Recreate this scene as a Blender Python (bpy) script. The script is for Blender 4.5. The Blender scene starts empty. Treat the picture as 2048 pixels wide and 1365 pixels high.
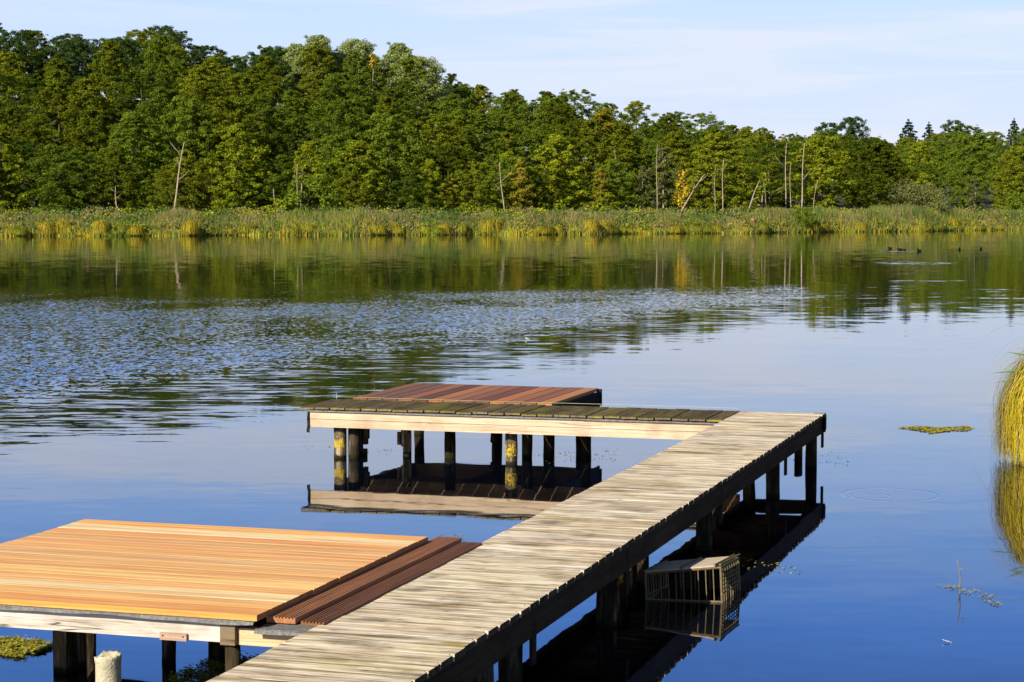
import bpy, math, random
import numpy as np
from mathutils import Vector
R_ = math.radians
rng = np.random.default_rng(7)
random.seed(7)
S = bpy.context.scene
COL = S.collection
F, CH, PITCH = 4000.0, 2.2, math.atan(262.5/4000.0)     # focal length (photo px), eye height above water, tilt

def gp(x, y, z=0.0):
    """where the view ray through photo pixel (x,y) meets height z"""
    a = (x-1024)/F; b = (682.5-y)/F
    fy = math.cos(PITCH)+b*math.sin(PITCH); uz = -math.sin(PITCH)+b*math.cos(PITCH)
    t = (z-CH)/uz
    return (a*t, fy*t)

# ------------------------------------------------------------------ objects
def tag(o, label=None, cat=None, group=None, kind=None):
    if label: o['label'] = label
    if cat: o['category'] = cat
    if group: o['group'] = group
    if kind: o['kind'] = kind
    return o

def empty(name, loc, rz=0.0, scale=1.0):
    o = bpy.data.objects.new(name, None); COL.objects.link(o)
    o.location = loc; o.rotation_euler = (0, 0, rz); o.scale = (scale,)*3 if not isinstance(scale, tuple) else scale
    o.empty_display_size = 0.1
    return o

def link(name, me, parent=None, loc=None):
    o = bpy.data.objects.new(name, me); COL.objects.link(o)
    if parent: o.parent = parent
    if loc is not None: o.location = loc
    return o

def copy_tree(o, parent=None, kids=None):
    c = o.copy(); COL.objects.link(c)
    if parent: c.parent = parent
    for ch in (kids or KIDS)(o):
        copy_tree(ch, c)
    return c
def KIDS(o):
    return [c for c in COL.objects if c.parent == o]

def np_mesh(name, V, Fq, mat, cols=None, smooth=False):
    """mesh from float array V (n,3) and quads/tris Fq (m,k) of one size"""
    V = np.asarray(V, dtype=np.float32); Fq = np.asarray(Fq, dtype=np.int32)
    me = bpy.data.meshes.new(name)
    k = Fq.shape[1]; m = Fq.shape[0]
    me.vertices.add(len(V)); me.vertices.foreach_set('co', V.ravel())
    me.loops.add(m*k); me.loops.foreach_set('vertex_index', Fq.ravel())
    me.polygons.add(m)
    me.polygons.foreach_set('loop_start', np.arange(0, m*k, k, dtype=np.int32))
    me.polygons.foreach_set('loop_total', np.full(m, k, dtype=np.int32))
    if smooth: me.polygons.foreach_set('use_smooth', np.ones(m, dtype=bool))
    me.update(calc_edges=True)
    if cols is not None:
        c = np.ones((len(V), 4), dtype=np.float32); c[:, :cols.shape[1]] = cols
        at = me.color_attributes.new('tint', 'FLOAT_COLOR', 'POINT'); at.data.foreach_set('color', c.ravel())
    if mat: me.materials.append(mat)
    return me

class MB:
    def __init__(s): s.v = []; s.f = []; s.c = []
    def add(s, vs, fs, col=(1, 1, 1)):
        b = len(s.v); s.v += [tuple(v) for v in vs]; s.c += [col]*len(vs)
        s.f += [tuple(b+i for i in f) for f in fs]
    def box(s, x0, x1, y0, y1, z0, z1, col=(1, 1, 1), bev=0.0, tilt=0.0):
        s.prism([(x0+bev, z1), (x1-bev, z1), (x1, z1-bev), (x1, z0), (x0, z0), (x0, z1-bev)] if bev else [(x0, z1), (x1, z1), (x1, z0), (x0, z0)], y0, y1, col, 'y')
    def prism(s, prof, a0, a1, col=(1, 1, 1), axis='y', dz0=0.0, dz1=0.0):
        """profile points (p,z) extruded along axis from a0 to a1"""
        n = len(prof); vs = []
        for a, dz in ((a0, dz0), (a1, dz1)):
            for p, z in prof:
                vs.append((p, a, z+dz) if axis == 'y' else (a, p, z+dz))
        fs = [(i, (i+1) % n, n+(i+1) % n, n+i) for i in range(n)]
        fs += [tuple(range(n-1, -1, -1)), tuple(range(n, 2*n))]
        s.add(vs, fs, col)
    def tube(s, pts, rad, seg=8, col=(1, 1, 1), cap=True, wob=0.0):
        P = [Vector(p) for p in pts]; n = len(P); vs = []
        for i, p in enumerate(P):
            d = (P[min(i+1, n-1)]-P[max(i-1, 0)]).normalized()
            a = d.cross(Vector((0, 0, 1))) if abs(d.z) < 0.9 else d.cross(Vector((0, 1, 0)))
            a.normalize(); b = d.cross(a)
            for k in range(seg):
                t = 2*math.pi*k/seg; r = rad[i]*(1+random.uniform(-wob, wob))
                vs.append(p+a*(r*math.cos(t))+b*(r*math.sin(t)))
        fs = []
        for i in range(n-1):
            for k in range(seg):
                k2 = (k+1) % seg
                fs.append((i*seg+k, i*seg+k2, (i+1)*seg+k2, (i+1)*seg+k))
        if cap: fs += [tuple(range(seg)), tuple(range((n-1)*seg+seg-1, (n-1)*seg-1, -1))]
        s.add(vs, fs, col)
    def build(s, name, mat, parent=None, loc=None, smooth=False):
        me = bpy.data.meshes.new(name); me.from_pydata(s.v, [], s.f)
        at = me.color_attributes.new('tint', 'FLOAT_COLOR', 'POINT')
        at.data.foreach_set('color', np.array([tuple(c[:3])+(1.0,) for c in s.c], dtype=np.float32).ravel())
        if smooth:
            for p in me.polygons: p.use_smooth = True
        me.materials.append(mat)
        import bmesh
        bm = bmesh.new(); bm.from_mesh(me); bmesh.ops.recalc_face_normals(bm, faces=bm.faces); bm.to_mesh(me); bm.free()
        return link(name, me, parent, loc)

# ------------------------------------------------------------------ node helpers
class NT:
    def __init__(s, tree): s.t = tree; s.n = tree.nodes; s.l = tree.links
    def node(s, ty, **kw):
        n = s.n.new(ty)
        for k, v in kw.items(): setattr(n, k, v)
        return n
    def put(s, sock, v):
        if isinstance(v, bpy.types.NodeSocket): s.l.new(v, sock)
        elif v is not None:
            if hasattr(sock.default_value, '__len__') and not hasattr(v, '__len__'): v = (v,)*len(sock.default_value)
            if hasattr(v, '__len__') and len(v) == 3 and len(sock.default_value) == 4: v = tuple(v)+(1,)
            sock.default_value = v
    def m(s, op, a, b=None, c=None, clamp=False):
        n = s.node('ShaderNodeMath', operation=op, use_clamp=clamp)
        s.put(n.inputs[0], a)
        if b is not None: s.put(n.inputs[1], b)
        if c is not None: s.put(n.inputs[2], c)
        return n.outputs[0]
    def vm(s, op, a, b=None, scale=None):
        n = s.node('ShaderNodeVectorMath', operation=op); s.put(n.inputs[0], a)
        if b is not None: s.put(n.inputs[1], b)
        if scale is not None: s.put(n.inputs['Scale'], scale)
        return n.outputs['Value'] if op in ('LENGTH', 'DISTANCE', 'DOT_PRODUCT') else n.outputs[0]
    def noise(s, vec, scale=5, detail=3, rough=0.55, dist=0.0, color=False):
        n = s.node('ShaderNodeTexNoise'); s.put(n.inputs['Vector'], vec)
        n.inputs['Scale'].default_value = scale; n.inputs['Detail'].default_value = detail
        n.inputs['Roughness'].default_value = rough; n.inputs['Distortion'].default_value = dist
        return n.outputs['Color'] if color else n.outputs[0]
    def ramp(s, fac, stops, interp='LINEAR'):
        n = s.node('ShaderNodeValToRGB'); n.color_ramp.interpolation = interp
        e = n.color_ramp.elements
        while len(e) > 1: e.remove(e[-1])
        e[0].position = stops[0][0]; e[0].color = tuple(stops[0][1])+(1,)
        for p, c in stops[1:]:
            q = e.new(p); q.color = tuple(c)+(1,)
        s.put(n.inputs[0], fac); return n.outputs[0]
    def sstep(s, v, a, b):
        n = s.node('ShaderNodeMapRange', interpolation_type='SMOOTHSTEP'); s.put(n.inputs[0], v)
        n.inputs[1].default_value = a; n.inputs[2].default_value = b
        return n.outputs[0]
    def mix(s, fac, a, b, mode='MIX'):
        n = s.node('ShaderNodeMix', data_type='RGBA', blend_type=mode)
        s.put(n.inputs[0], fac); s.put(n.inputs[6], a); s.put(n.inputs[7], b); return n.outputs[2]
    def mapv(s, vec, scale=(1, 1, 1), loc=(0, 0, 0)):
        n = s.node('ShaderNodeMapping'); s.put(n.inputs[0], vec)
        n.inputs['Scale'].default_value = scale; n.inputs['Location'].default_value = loc
        return n.outputs[0]
    def comb(s, x, y, z):
        n = s.node('ShaderNodeCombineXYZ'); s.put(n.inputs[0], x); s.put(n.inputs[1], y); s.put(n.inputs[2], z); return n.outputs[0]

def new_mat(name):
    m = bpy.data.materials.new(name); m.use_nodes = True
    t = NT(m.node_tree); t.n.clear()
    out = t.node('ShaderNodeOutputMaterial'); p = t.node('ShaderNodeBsdfPrincipled')
    t.l.new(p.outputs[0], out.inputs[0])
    return m, t, p, out

def simple(name, col, rough=0.8, var=0.25, scale=12, bump=0.2, spec=0.06, metallic=0.0):
    m, t, p, o = new_mat(name)
    co = t.node('ShaderNodeTexCoord').outputs['Object']
    n = t.noise(co, scale, 5)
    c = t.ramp(n, [(0.25, [x*(1-var) for x in col]), (0.75, [min(1, x*(1+var)) for x in col])])
    t.put(p.inputs['Base Color'], c); p.inputs['Roughness'].default_value = rough
    p.inputs['Specular IOR Level'].default_value = spec; p.inputs['Metallic'].default_value = metallic
    if bump:
        b = t.node('ShaderNodeBump'); b.inputs['Strength'].default_value = bump; b.inputs['Distance'].default_value = 0.01
        t.put(b.inputs['Height'], t.noise(co, scale*6, 3)); t.l.new(b.outputs[0], p.inputs['Normal'])
    return m

def wood(name, stops, grain='x', gs=(1.2, 45), moss=None, moss_rng=(0.55, 0.7), rough=0.85, stain=0.35, tint=True, bump=0.4, crack=0.0, spec=0.06, knots=False):
    """stops: colour ramp over the grain noise; grain = axis the fibres run along"""
    m, t, p, o = new_mat(name)
    co = t.node('ShaderNodeTexCoord').outputs['Object']
    isl = t.node('ShaderNodeNewGeometry').outputs['Random Per Island']
    off = t.comb(t.m('MULTIPLY', isl, 37.0), t.m('MULTIPLY', isl, 91.0), t.m('MULTIPLY', isl, 53.0))
    v = t.vm('ADD', co, off)
    sc = {'x': (gs[0], gs[1], gs[1]), 'y': (gs[1], gs[0], gs[1]), 'z': (gs[1], gs[1], gs[0])}[grain]
    warp = t.noise(v, 2.5, 2, color=True)
    vv = t.vm('ADD', v, t.vm('SCALE', warp, scale=0.02))
    g1 = t.noise(t.mapv(vv, sc), 1.0, 6, 0.65)
    sc2 = tuple(q*3.1 for q in sc)
    g2 = t.noise(t.mapv(vv, sc2), 1.0, 3, 0.6)
    g = t.m('ADD', t.m('MULTIPLY', g1, 0.65), t.m('MULTIPLY', g2, 0.35))
    c = t.ramp(g, stops)
    big = t.noise(v, 3.0, 4, 0.6)
    c = t.mix(t.m('MULTIPLY', t.sstep(big, 0.45, 0.75), stain), c, tuple(q*0.35 for q in stops[0][1]))
    if knots:
        kn = t.node('ShaderNodeTexVoronoi'); t.put(kn.inputs['Vector'], t.mapv(v, {'x': (2.2, 9, 9), 'y': (9, 2.2, 9), 'z': (9, 9, 2.2)}[grain]))
        kf = t.m('SUBTRACT', 1.0, t.sstep(kn.outputs['Distance'], 0.03, 0.16))
        c = t.mix(t.m('MULTIPLY', kf, 0.55), c, (0.22, 0.11, 0.05))
    if crack:
        cr = t.noise(t.mapv(vv, tuple(q*0.8 for q in sc)), 1.0, 2, 0.4)
        cf = t.m('SUBTRACT', 1.0, t.sstep(t.m('ABSOLUTE', t.m('SUBTRACT', cr, 0.42)), 0.0, 0.02))
        c = t.mix(t.m('MULTIPLY', cf, crack), c, (0.03, 0.02, 0.012))
    if moss:
        mn = t.m('ADD', t.m('MULTIPLY', t.noise(co, 2.2, 5, 0.7), 0.5), t.m('MULTIPLY', t.noise(t.mapv(vv, tuple(q*0.6 for q in sc)), 1.0, 3), 0.5))
        mf = t.sstep(mn, *moss_rng)
        c = t.mix(mf, c, moss)
    if tint:
        at = t.node('ShaderNodeAttribute', attribute_name='tint').outputs['Color']
        c = t.mix(1.0, c, at, 'MULTIPLY')
    t.put(p.inputs['Base Color'], c)
    p.inputs['Roughness'].default_value = rough; p.inputs['Specular IOR Level'].default_value = spec
    b = t.node('ShaderNodeBump'); b.inputs['Strength'].default_value = bump; b.inputs['Distance'].default_value = 0.004
    t.put(b.inputs['Height'], g); t.l.new(b.outputs[0], p.inputs['Normal'])
    return m

def foliage(name, dark, light, trans=0.3, objvar=0.5, hue2=None, ground_y=None):
    """leaf material: colour wanders between two real leaf colours by clump and by tree"""
    m, t, p, o = new_mat(name)
    co = t.node('ShaderNodeTexCoord').outputs['Object']
    oi = t.node('ShaderNodeObjectInfo').outputs['Random']
    n = t.noise(t.vm('ADD', co, t.comb(t.m('MULTIPLY', oi, 50), oi, oi)), 0.9, 3, 0.6)
    isl = t.node('ShaderNodeNewGeometry').outputs['Random Per Island']
    f = t.m('ADD', t.m('MULTIPLY', n, 0.7), t.m('ADD', t.m('MULTIPLY', isl, 0.35), t.m('MULTIPLY', t.m('SUBTRACT', oi, 0.5), objvar)), clamp=True)
    c = t.ramp(f, [(0.2, dark), (0.8, light)] if hue2 is None else [(0.2, dark), (0.65, light), (0.95, hue2)])
    at = t.node('ShaderNodeAttribute', attribute_name='tint').outputs['Color']
    c = t.mix(1.0, c, at, 'MULTIPLY')
    t.put(p.inputs['Base Color'], c); p.inputs['Roughness'].default_value = 0.6; p.inputs['Specular IOR Level'].default_value = 0.03
    tr = t.node('ShaderNodeBsdfTranslucent'); t.put(tr.inputs[0], t.mix(0.5, c, (0.12, 0.14, 0.01)))
    mx = t.node('ShaderNodeMixShader'); mx.inputs[0].default_value = trans
    t.l.new(p.outputs[0], mx.inputs[1]); t.l.new(tr.outputs[0], mx.inputs[2]); t.l.new(mx.outputs[0], o.inputs[0])
    return m

# ------------------------------------------------------------------ camera, sun, sky
cam = bpy.data.cameras.new('camera'); co_ = bpy.data.objects.new('camera', cam); COL.objects.link(co_)
cam.sensor_width = 36; cam.lens = 36*F/2048; cam.clip_end = 8000; cam.clip_start = 0.1
co_.location = (0, 0, CH); co_.rotation_euler = (math.pi/2-PITCH, 0, 0); S.camera = co_

SUN_EL, SUN_A = R_(30), R_(38)
sd = Vector((-math.sin(SUN_A)*math.cos(SUN_EL), -math.cos(SUN_A)*math.cos(SUN_EL), math.sin(SUN_EL)))
sl = bpy.data.lights.new('sun', 'SUN'); sl.energy = 5.0; sl.angle = R_(0.5); sl.color = (1.0, 0.89, 0.74)
so = bpy.data.objects.new('sun', sl); COL.objects.link(so); so.rotation_euler = sd.to_track_quat('Z', 'Y').to_euler(); so.location = (0, 0, 60)

W = bpy.data.worlds.new('World'); S.world = W; W.use_nodes = True
t = NT(W.node_tree); t.n.clear()
wo = t.node('ShaderNodeOutputWorld'); bg = t.node('ShaderNodeBackground'); t.l.new(bg.outputs[0], wo.inputs[0])
sky = t.node('ShaderNodeTexSky', sky_type='NISHITA'); sky.sun_disc = False; sky.sun_elevation = SUN_EL
sky.sun_rotation = math.atan2(sd.x, sd.y); sky.air_density = 1.0; sky.dust_density = 0.6; sky.ozone_density = 2.0
gd = t.node('ShaderNodeTexCoord').outputs['Generated']
sx = t.node('ShaderNodeSeparateXYZ'); t.put(sx.inputs[0], gd)
cl = t.noise(t.mapv(gd, (1.3, 1.3, 11)), 2.2, 6, 0.6, 0.4)
el = t.m('ADD', sx.outputs[2], t.m('MULTIPLY', t.m('SUBTRACT', cl, 0.5), 0.035))
grad = t.ramp(el, [(0.0, (5.2, 5.6, 6.7)), (0.05, (4.6, 5.3, 6.9)), (0.095, (4.2, 5.3, 7.6)), (0.135, (3.0, 4.7, 8.4)), (0.165, (1.9, 3.9, 8.8)), (0.20, (1.0, 3.0, 9.2)), (0.26, (0.6, 1.9, 6.8)), (0.36, (0.45, 0.7, 1.3)), (1.0, (0.35, 0.45, 0.7))])
wisp = t.m('MULTIPLY', t.sstep(t.noise(t.mapv(gd, (1.0, 1.0, 16)), 3.1, 7, 0.62, 0.8), 0.42, 0.66), 0.8)
wisp = t.m('MULTIPLY', wisp, t.m('SUBTRACT', 1.0, t.sstep(sx.outputs[2], 0.10, 0.2)))
grad = t.mix(wisp, grad, (5.6, 5.75, 6.7))
sc = t.mix(0.9, sky.outputs[0], grad)
t.put(bg.inputs[0], sc); bg.inputs[1].default_value = 0.1
S.view_settings.view_transform = 'Standard'; S.view_settings.look = 'None'; S.view_settings.exposure = 0.55; S.view_settings.gamma = 1.0
S.cycles.max_bounces = 6; S.cycles.diffuse_bounces = 2; S.cycles.glossy_bounces = 3; S.cycles.transmission_bounces = 3
S.cycles.sample_clamp_indirect = 6

# ------------------------------------------------------------------ shoreline and ground
SHX = np.array([-400, -90, -42.5, -20, 0, 20, 38, 56, 100, 400.]); SHY = np.array([150, 158, 166, 172, 176, 187, 201, 219, 262, 420.])
def shore(x): return np.interp(x, SHX, SHY)
GPX = np.array([-400, 0, 400, 800, 1000, 1200, 1560, 2048, 2500.]); GH = np.array([16, 15.6, 15.2, 14.2, 10.6, 8.0, 6.6, 9.0, 9.5]); GD = np.array([80, 75, 75, 80, 88, 95, 125, 150, 150.])
def sm(t): t = np.clip(t, 0, 1); return t*t*(3-2*t)
def ground(x, y):
    x = np.asarray(x, float); y = np.asarray(y, float)
    px = 1024+4000*x/np.maximum(y, 30.); px = np.clip(px, -400, 2500)
    off = y-shore(x)+1.2*np.sin(x*0.35)+0.6*np.sin(x*0.9+1)
    far = -1.2+1.45*sm((off+1.5)/2.5)+np.interp(px, GPX, GH)*sm((off-16)/(np.interp(px, GPX, GD)-10))
    near = -1.2+1.75*sm((3.4-y)/1.8)
    side = -1.2+1.6*sm((np.abs(x)-160)/20)
    return np.where(y > 60, np.maximum(far, np.where(y < shore(x)+5, side, -9)), np.maximum(near, side))
gx = np.unique(np.concatenate([np.linspace(-2500, -130, 20), np.linspace(-130, 150, 141), np.linspace(150, 2500, 20)]))
gy = np.unique(np.concatenate([np.linspace(-600, -4, 8), np.linspace(-4, 6, 26), np.linspace(6, 150, 15), np.linspace(150, 420, 136), np.linspace(430, 3500, 14)]))
X, Y = np.meshgrid(gx, gy); Z = ground(X, Y)
nx, ny = len(gx), len(gy); idx = np.arange(nx*ny).reshape(ny, nx)
Q = np.stack([idx[:-1, :-1], idx[:-1, 1:], idx[1:, 1:], idx[1:, :-1]], -1).reshape(-1, 4)
soil, t, p, o = new_mat('soil_and_leaf_litter')
co = t.node('ShaderNodeTexCoord').outputs['Object']
t.put(p.inputs['Base Color'], t.ramp(t.noise(co, 0.8, 6), [(0.3, (0.035, 0.03, 0.015)), (0.55, (0.05, 0.055, 0.02)), (0.8, (0.09, 0.08, 0.04))])); p.inputs['Roughness'].default_value = 0.95
g = link('ground', np_mesh('ground', np.stack([X, Y, Z], -1).reshape(-1, 3), Q, soil, smooth=True)); tag(g, kind='structure')

# ------------------------------------------------------------------ water
wm, t, p, o = new_mat('lake_water')
P = t.node('ShaderNodeTexCoord').outputs['Object']
sp = t.node('ShaderNodeSeparateXYZ'); t.put(sp.inputs[0], P); px_, py_ = sp.outputs[0], sp.outputs[1]
def sgn(v, sx_, sy_):      # signed horizontal slope vector from colour noise
    return t.vm('MULTIPLY', t.vm('SUBTRACT', v, (0.5, 0.5, 0.5)), (sx_, sy_, 0))
edge = t.m('MULTIPLY', t.m('SUBTRACT', t.noise(t.mapv(P, (0.22, 0.06, 1)), 1.0, 4, 0.6), 0.5), 5.0)
Lx = t.m('ADD', t.m('MULTIPLY', t.m('SUBTRACT', py_, 19.5), 0.43), -5.0)
s_ = t.m('ADD', t.m('SUBTRACT', t.m('SUBTRACT', Lx, 0.6), px_), edge)
farcut = t.m('SUBTRACT', 1.0, t.sstep(t.m('ADD', py_, t.m('MULTIPLY', edge, 1.3)), 45.0, 62.0))
breeze = t.m('MULTIPLY', t.sstep(s_, -0.3, 3.2), farcut)
patch = t.m('ADD', 0.25, t.m('MULTIPLY', t.sstep(t.noise(t.mapv(P, (0.16, 0.09, 1)), 1.0, 4, 0.6), 0.3, 0.65), 0.95))
swellm = t.m('MULTIPLY', t.m('MULTIPLY', t.sstep(s_, -3.2, 0.6), t.m('SUBTRACT', 1.0, t.m('MULTIPLY', t.sstep(s_, 1.0, 6.0), 0.7))), t.m('SUBTRACT', 1.0, t.sstep(py_, 52, 64)))
fine = sgn(t.noise(t.mapv(P, (12.5, 8.5, 1)), 1.0, 2, 0.5, 0.2, color=True), 0.15, 0.32)
fine = t.vm('ADD', fine, (0, -0.014, 0))
fine = t.vm('SCALE', fine, scale=t.m('MULTIPLY', breeze, patch))
sw = sgn(t.noise(t.mapv(P, (1.6, 6.8, 1)), 1.0, 3, 0.6, 0.2, color=True), 0.05, 0.14)
sw = t.vm('SCALE', sw, scale=t.m('MULTIPLY', swellm, t.m('SUBTRACT', 1.0, t.m('MULTIPLY', t.sstep(py_, 24, 40), .65))))
calm = sgn(t.noise(t.mapv(P, (0.8, 2.2, 1)), 1.0, 3, 0.5, color=True), 0.006, 0.014)
calm2 = sgn(t.noise(t.mapv(P, (3.0, 9.0, 1)), 1.0, 2, 0.5, color=True), 0.006, 0.010)
farr = sgn(t.noise(t.mapv(P, (1.2, 2.0, 1)), 1.0, 3, 0.6, color=True), 0.004, 0.034)
farr = t.vm('SCALE', farr, scale=t.sstep(py_, 30, 62))
slope = t.vm('ADD', t.vm('ADD', t.vm('ADD', fine, sw), t.vm('ADD', calm, calm2)), farr)
# wakes and cat's-paws beyond: (centre x, centre y, half width, half depth, strength)
strk = sgn(t.noise(t.mapv(P, (1.6, 2.6, 1)), 1.0, 3, 0.7, color=True), 0.1, 0.26)
strk = t.vm('ADD', strk, (0, -0.02, 0))
for (x0, y0, hw, hd, st) in [(19.0, 106, 3.4, 1.0, 0.8), (25.0, 109, 4.5, 0.6, 0.35), (16.6, 83, 2.3, 3.2, 0.55), (13, 62, 1.5, .5, 0.4), (37, 135, 13, 1.5, 0.5), (12, 128, 2.5, 1.0, 0.6), (-20, 150, 9, 1.2, 0.4), (3, 140, 4, 1.0, 0.5)]:
    dx = t.m('DIVIDE', t.m('SUBTRACT', px_, x0), hw); dy = t.m('DIVIDE', t.m('SUBTRACT', t.m('ADD', py_, t.m('MULTIPLY', edge, 0.25)), y0), hd)
    r2 = t.m('ADD', t.m('MULTIPLY', dx, dx), t.m('MULTIPLY', dy, dy))
    slope = t.vm('ADD', slope, t.vm('SCALE', strk, scale=t.m('MULTIPLY', t.m('SUBTRACT', 1.0, t.sstep(r2, 0.1, 1.2)), st)))
# rings of a rising fish
for (qx, qy, r0, wd, k, amp) in [(1780, 990, 0.37, 0.055, 95.0, 0.045), (1740, 992, 0.14, 0.07, 110.0, 0.05)]:
    cx, cy = gp(qx, qy)
    d = t.vm('SUBTRACT', P, (cx, cy, 0)); r = t.vm('LENGTH', d)
    env = t.m('SUBTRACT', 1.0, t.sstep(t.m('ABSOLUTE', t.m('SUBTRACT', r, r0)), 0.0, wd))
    a = t.m('MULTIPLY', t.m('SINE', t.m('MULTIPLY', r, k)), t.m('MULTIPLY', env, amp))
    slope = t.vm('ADD', slope, t.vm('SCALE', t.vm('NORMALIZE', d), scale=a))
nrm = t.vm('NORMALIZE', t.vm('ADD', slope, (0, 0, 1)))
t.put(p.inputs['Normal'], nrm)
p.inputs['Base Color'].default_value = (0.0015, 0.003, 0.008, 1)
p.inputs['Roughness'].default_value = 0.02; p.inputs['IOR'].default_value = 1.95
me = bpy.data.meshes.new('water'); me.from_pydata([(-2500, -600, 0), (2500, -600, 0), (2500, 3000, 0), (-2500, 3000, 0)], [], [(0, 1, 2, 3)]); me.materials.append(wm)
tag(link('water', me), kind='structure')

# ------------------------------------------------------------------ dock materials
CREAM = wood('weathered_plank', [(0.33, (0.08, 0.05, 0.022)), (0.42, (0.36, 0.27, 0.15)), (0.50, (0.65, 0.56, 0.42)), (0.60, (0.88, 0.82, 0.70))], 'x', (1.6, 30), moss=(0.33, 0.27, 0.08), moss_rng=(0.54, 0.66), stain=0.6, bump=0.8, crack=0.75)
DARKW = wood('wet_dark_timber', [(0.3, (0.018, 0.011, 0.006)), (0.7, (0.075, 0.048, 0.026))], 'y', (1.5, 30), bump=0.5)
PALE = wood('pale_softwood', [(0.30, (0.34, 0.20, 0.10)), (0.43, (0.52, 0.40, 0.27)), (0.66, (0.70, 0.59, 0.45))], 'x', (1.0, 30), stain=0.3, crack=0.5, knots=True, bump=0.3)
OLDPALE = wood('bleached_timber', [(0.32, (0.18, 0.145, 0.095)), (0.42, (0.46, 0.41, 0.34)), (0.62, (0.72, 0.69, 0.62))], 'x', (1.3, 34), stain=0.45, crack=0.9, knots=True, bump=0.7)
ORANGE = wood('oiled_orange_board', [(0.33, (0.56, 0.25, 0.060)), (0.5, (0.80, 0.43, 0.125)), (0.64, (0.93, 0.62, 0.25))], 'x', (0.7, 22), stain=0.05, bump=0.2, rough=0.5, spec=0.3)
BROWN = wood('grooved_brown_board', [(0.3, (0.17, 0.075, 0.035)), (0.55, (0.32, 0.155, 0.075)), (0.75, (0.52, 0.25, 0.10))], 'y', (1.2, 40), stain=0.1, bump=0.2, rough=0.5)
REDW = wood('red_brown_board', [(0.3, (0.15, 0.066, 0.030)), (0.7, (0.30, 0.138, 0.062))], 'y', (1.0, 35), stain=0.1, bump=0.2, rough=0.6, spec=0.12)
BEARW = wood('brown_bearer', [(0.3, (0.14, 0.09, 0.05)), (0.7, (0.34, 0.24, 0.14))], 'x', (1.5, 30))
MOSSY = wood('mossy_grooved_board', [(0.3, (0.07, 0.05, 0.03)), (0.55, (0.21, 0.16, 0.10)), (0.8, (0.40, 0.32, 0.2))], 'y', (3, 40), moss=(0.26, 0.24, 0.05), moss_rng=(0.47, 0.62), stain=0.2, bump=0.8)
PATCHW = wood('small_nailed_board', [(0.3, (0.32, 0.2, 0.13)), (0.7, (0.55, 0.40, 0.29))], 'x', (1.5, 40), bump=0.3)
FELT = simple('grey_roofing_felt', (0.20, 0.20, 0.19), 0.95, 0.45, 60, 0.6)
RUBBER = simple('black_felt', (0.018, 0.017, 0.017), 0.8, 0.4, 30, 0.4)
STRING = simple('pale_string', (0.42, 0.46, 0.28), 0.8, 0.2, 40, 0)
NAIL = simple('rusty_nail', (0.06, 0.03, 0.02), 0.6, 0.3, 90, 0)
CONC = simple('stained_concrete', (0.46, 0.43, 0.30), 0.95, 0.4, 14, 0.7)
# posts: dark wood, yellow lichen in bands
pm, t, p, o = new_mat('lichened_post')
co = t.node('ShaderNodeTexCoord').outputs['Object']
at = t.node('ShaderNodeAttribute', attribute_name='tint').outputs['Color']
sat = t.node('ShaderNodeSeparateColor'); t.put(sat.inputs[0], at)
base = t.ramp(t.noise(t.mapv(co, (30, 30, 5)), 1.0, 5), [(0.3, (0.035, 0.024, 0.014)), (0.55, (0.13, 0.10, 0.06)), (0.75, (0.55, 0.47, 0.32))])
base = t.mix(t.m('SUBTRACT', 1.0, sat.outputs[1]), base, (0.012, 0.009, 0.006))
pz = t.node('ShaderNodeSeparateXYZ'); t.put(pz.inputs[0], t.node('ShaderNodeNewGeometry').outputs['Position'])
tide = t.m('ADD', pz.outputs[2], t.m('MULTIPLY', t.noise(co, 20, 3), .03))
base = t.mix(t.m('SUBTRACT', 1.0, t.sstep(tide, .035, .055)), base, (.02, .022, .008))
lf = t.sstep(t.m('ADD', t.m('MULTIPLY', sat.outputs[0], 0.5), t.noise(co, 28, 5, 0.7)), 0.78, 0.90)
c = t.mix(lf, base, t.ramp(t.noise(co, 60, 3), [(0.35, (0.34, 0.24, 0.02)), (0.65, (0.62, 0.46, 0.05))]))
t.put(p.inputs['Base Color'], c); p.inputs['Roughness'].default_value = 0.9; p.inputs['Specular IOR Level'].default_value = 0.05
b = t.node('ShaderNodeBump'); b.inputs['Strength'].default_value = 0.8; b.inputs['Distance'].default_value = 0.01
t.put(b.inputs['Height'], t.noise(t.mapv(co, (60, 60, 8)), 1.0, 4)); t.l.new(b.outputs[0], p.inputs['Normal'])
POST = pm

C0 = gp(1650, 828, 0.46); ANG = R_(17.375)
def L2W(x, y): return (C0[0]+x*math.cos(ANG)+y*math.sin(ANG), C0[1]-x*math.sin(ANG)+y*math.cos(ANG))
def W2L(X, Y):
    dx, dy = X-C0[0], Y-C0[1]
    return (dx*math.cos(ANG)-dy*math.sin(ANG), dx*math.sin(ANG)+dy*math.cos(ANG))
def root(name, x, y):
    w = L2W(x, y); e = empty(name, (w[0], w[1], 0), -ANG); e['_o'] = 0; del e['_o']; return e
# parts are meshed in the dock's own frame (x right, y along the walkway, z up) and shifted to their root
def part(mb, name, mat, par, ox, oy, smooth=False):
    mb.v = [(v[0]-ox, v[1]-oy, v[2]) for v in mb.v]
    return mb.build(name, mat, par, smooth=smooth)

def grooved(w, th, n, d=0.004, flat=0.5):
    """cross section of a grooved board, width w, top at 0"""
    pr = [(0, -th), (0, -0.003)]; e = 0.006
    pr += [(0.003, 0)]
    step = (w-2*e)/n
    for i in range(n):
        a = e+i*step
        pr += [(a+step*0.28, 0), (a+step*0.36, -d), (a+step*0.72, -d), (a+step*0.80, 0)]
    pr += [(w-0.003, 0), (w, -0.003), (w, -th)]
    return pr[::-1]

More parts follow.
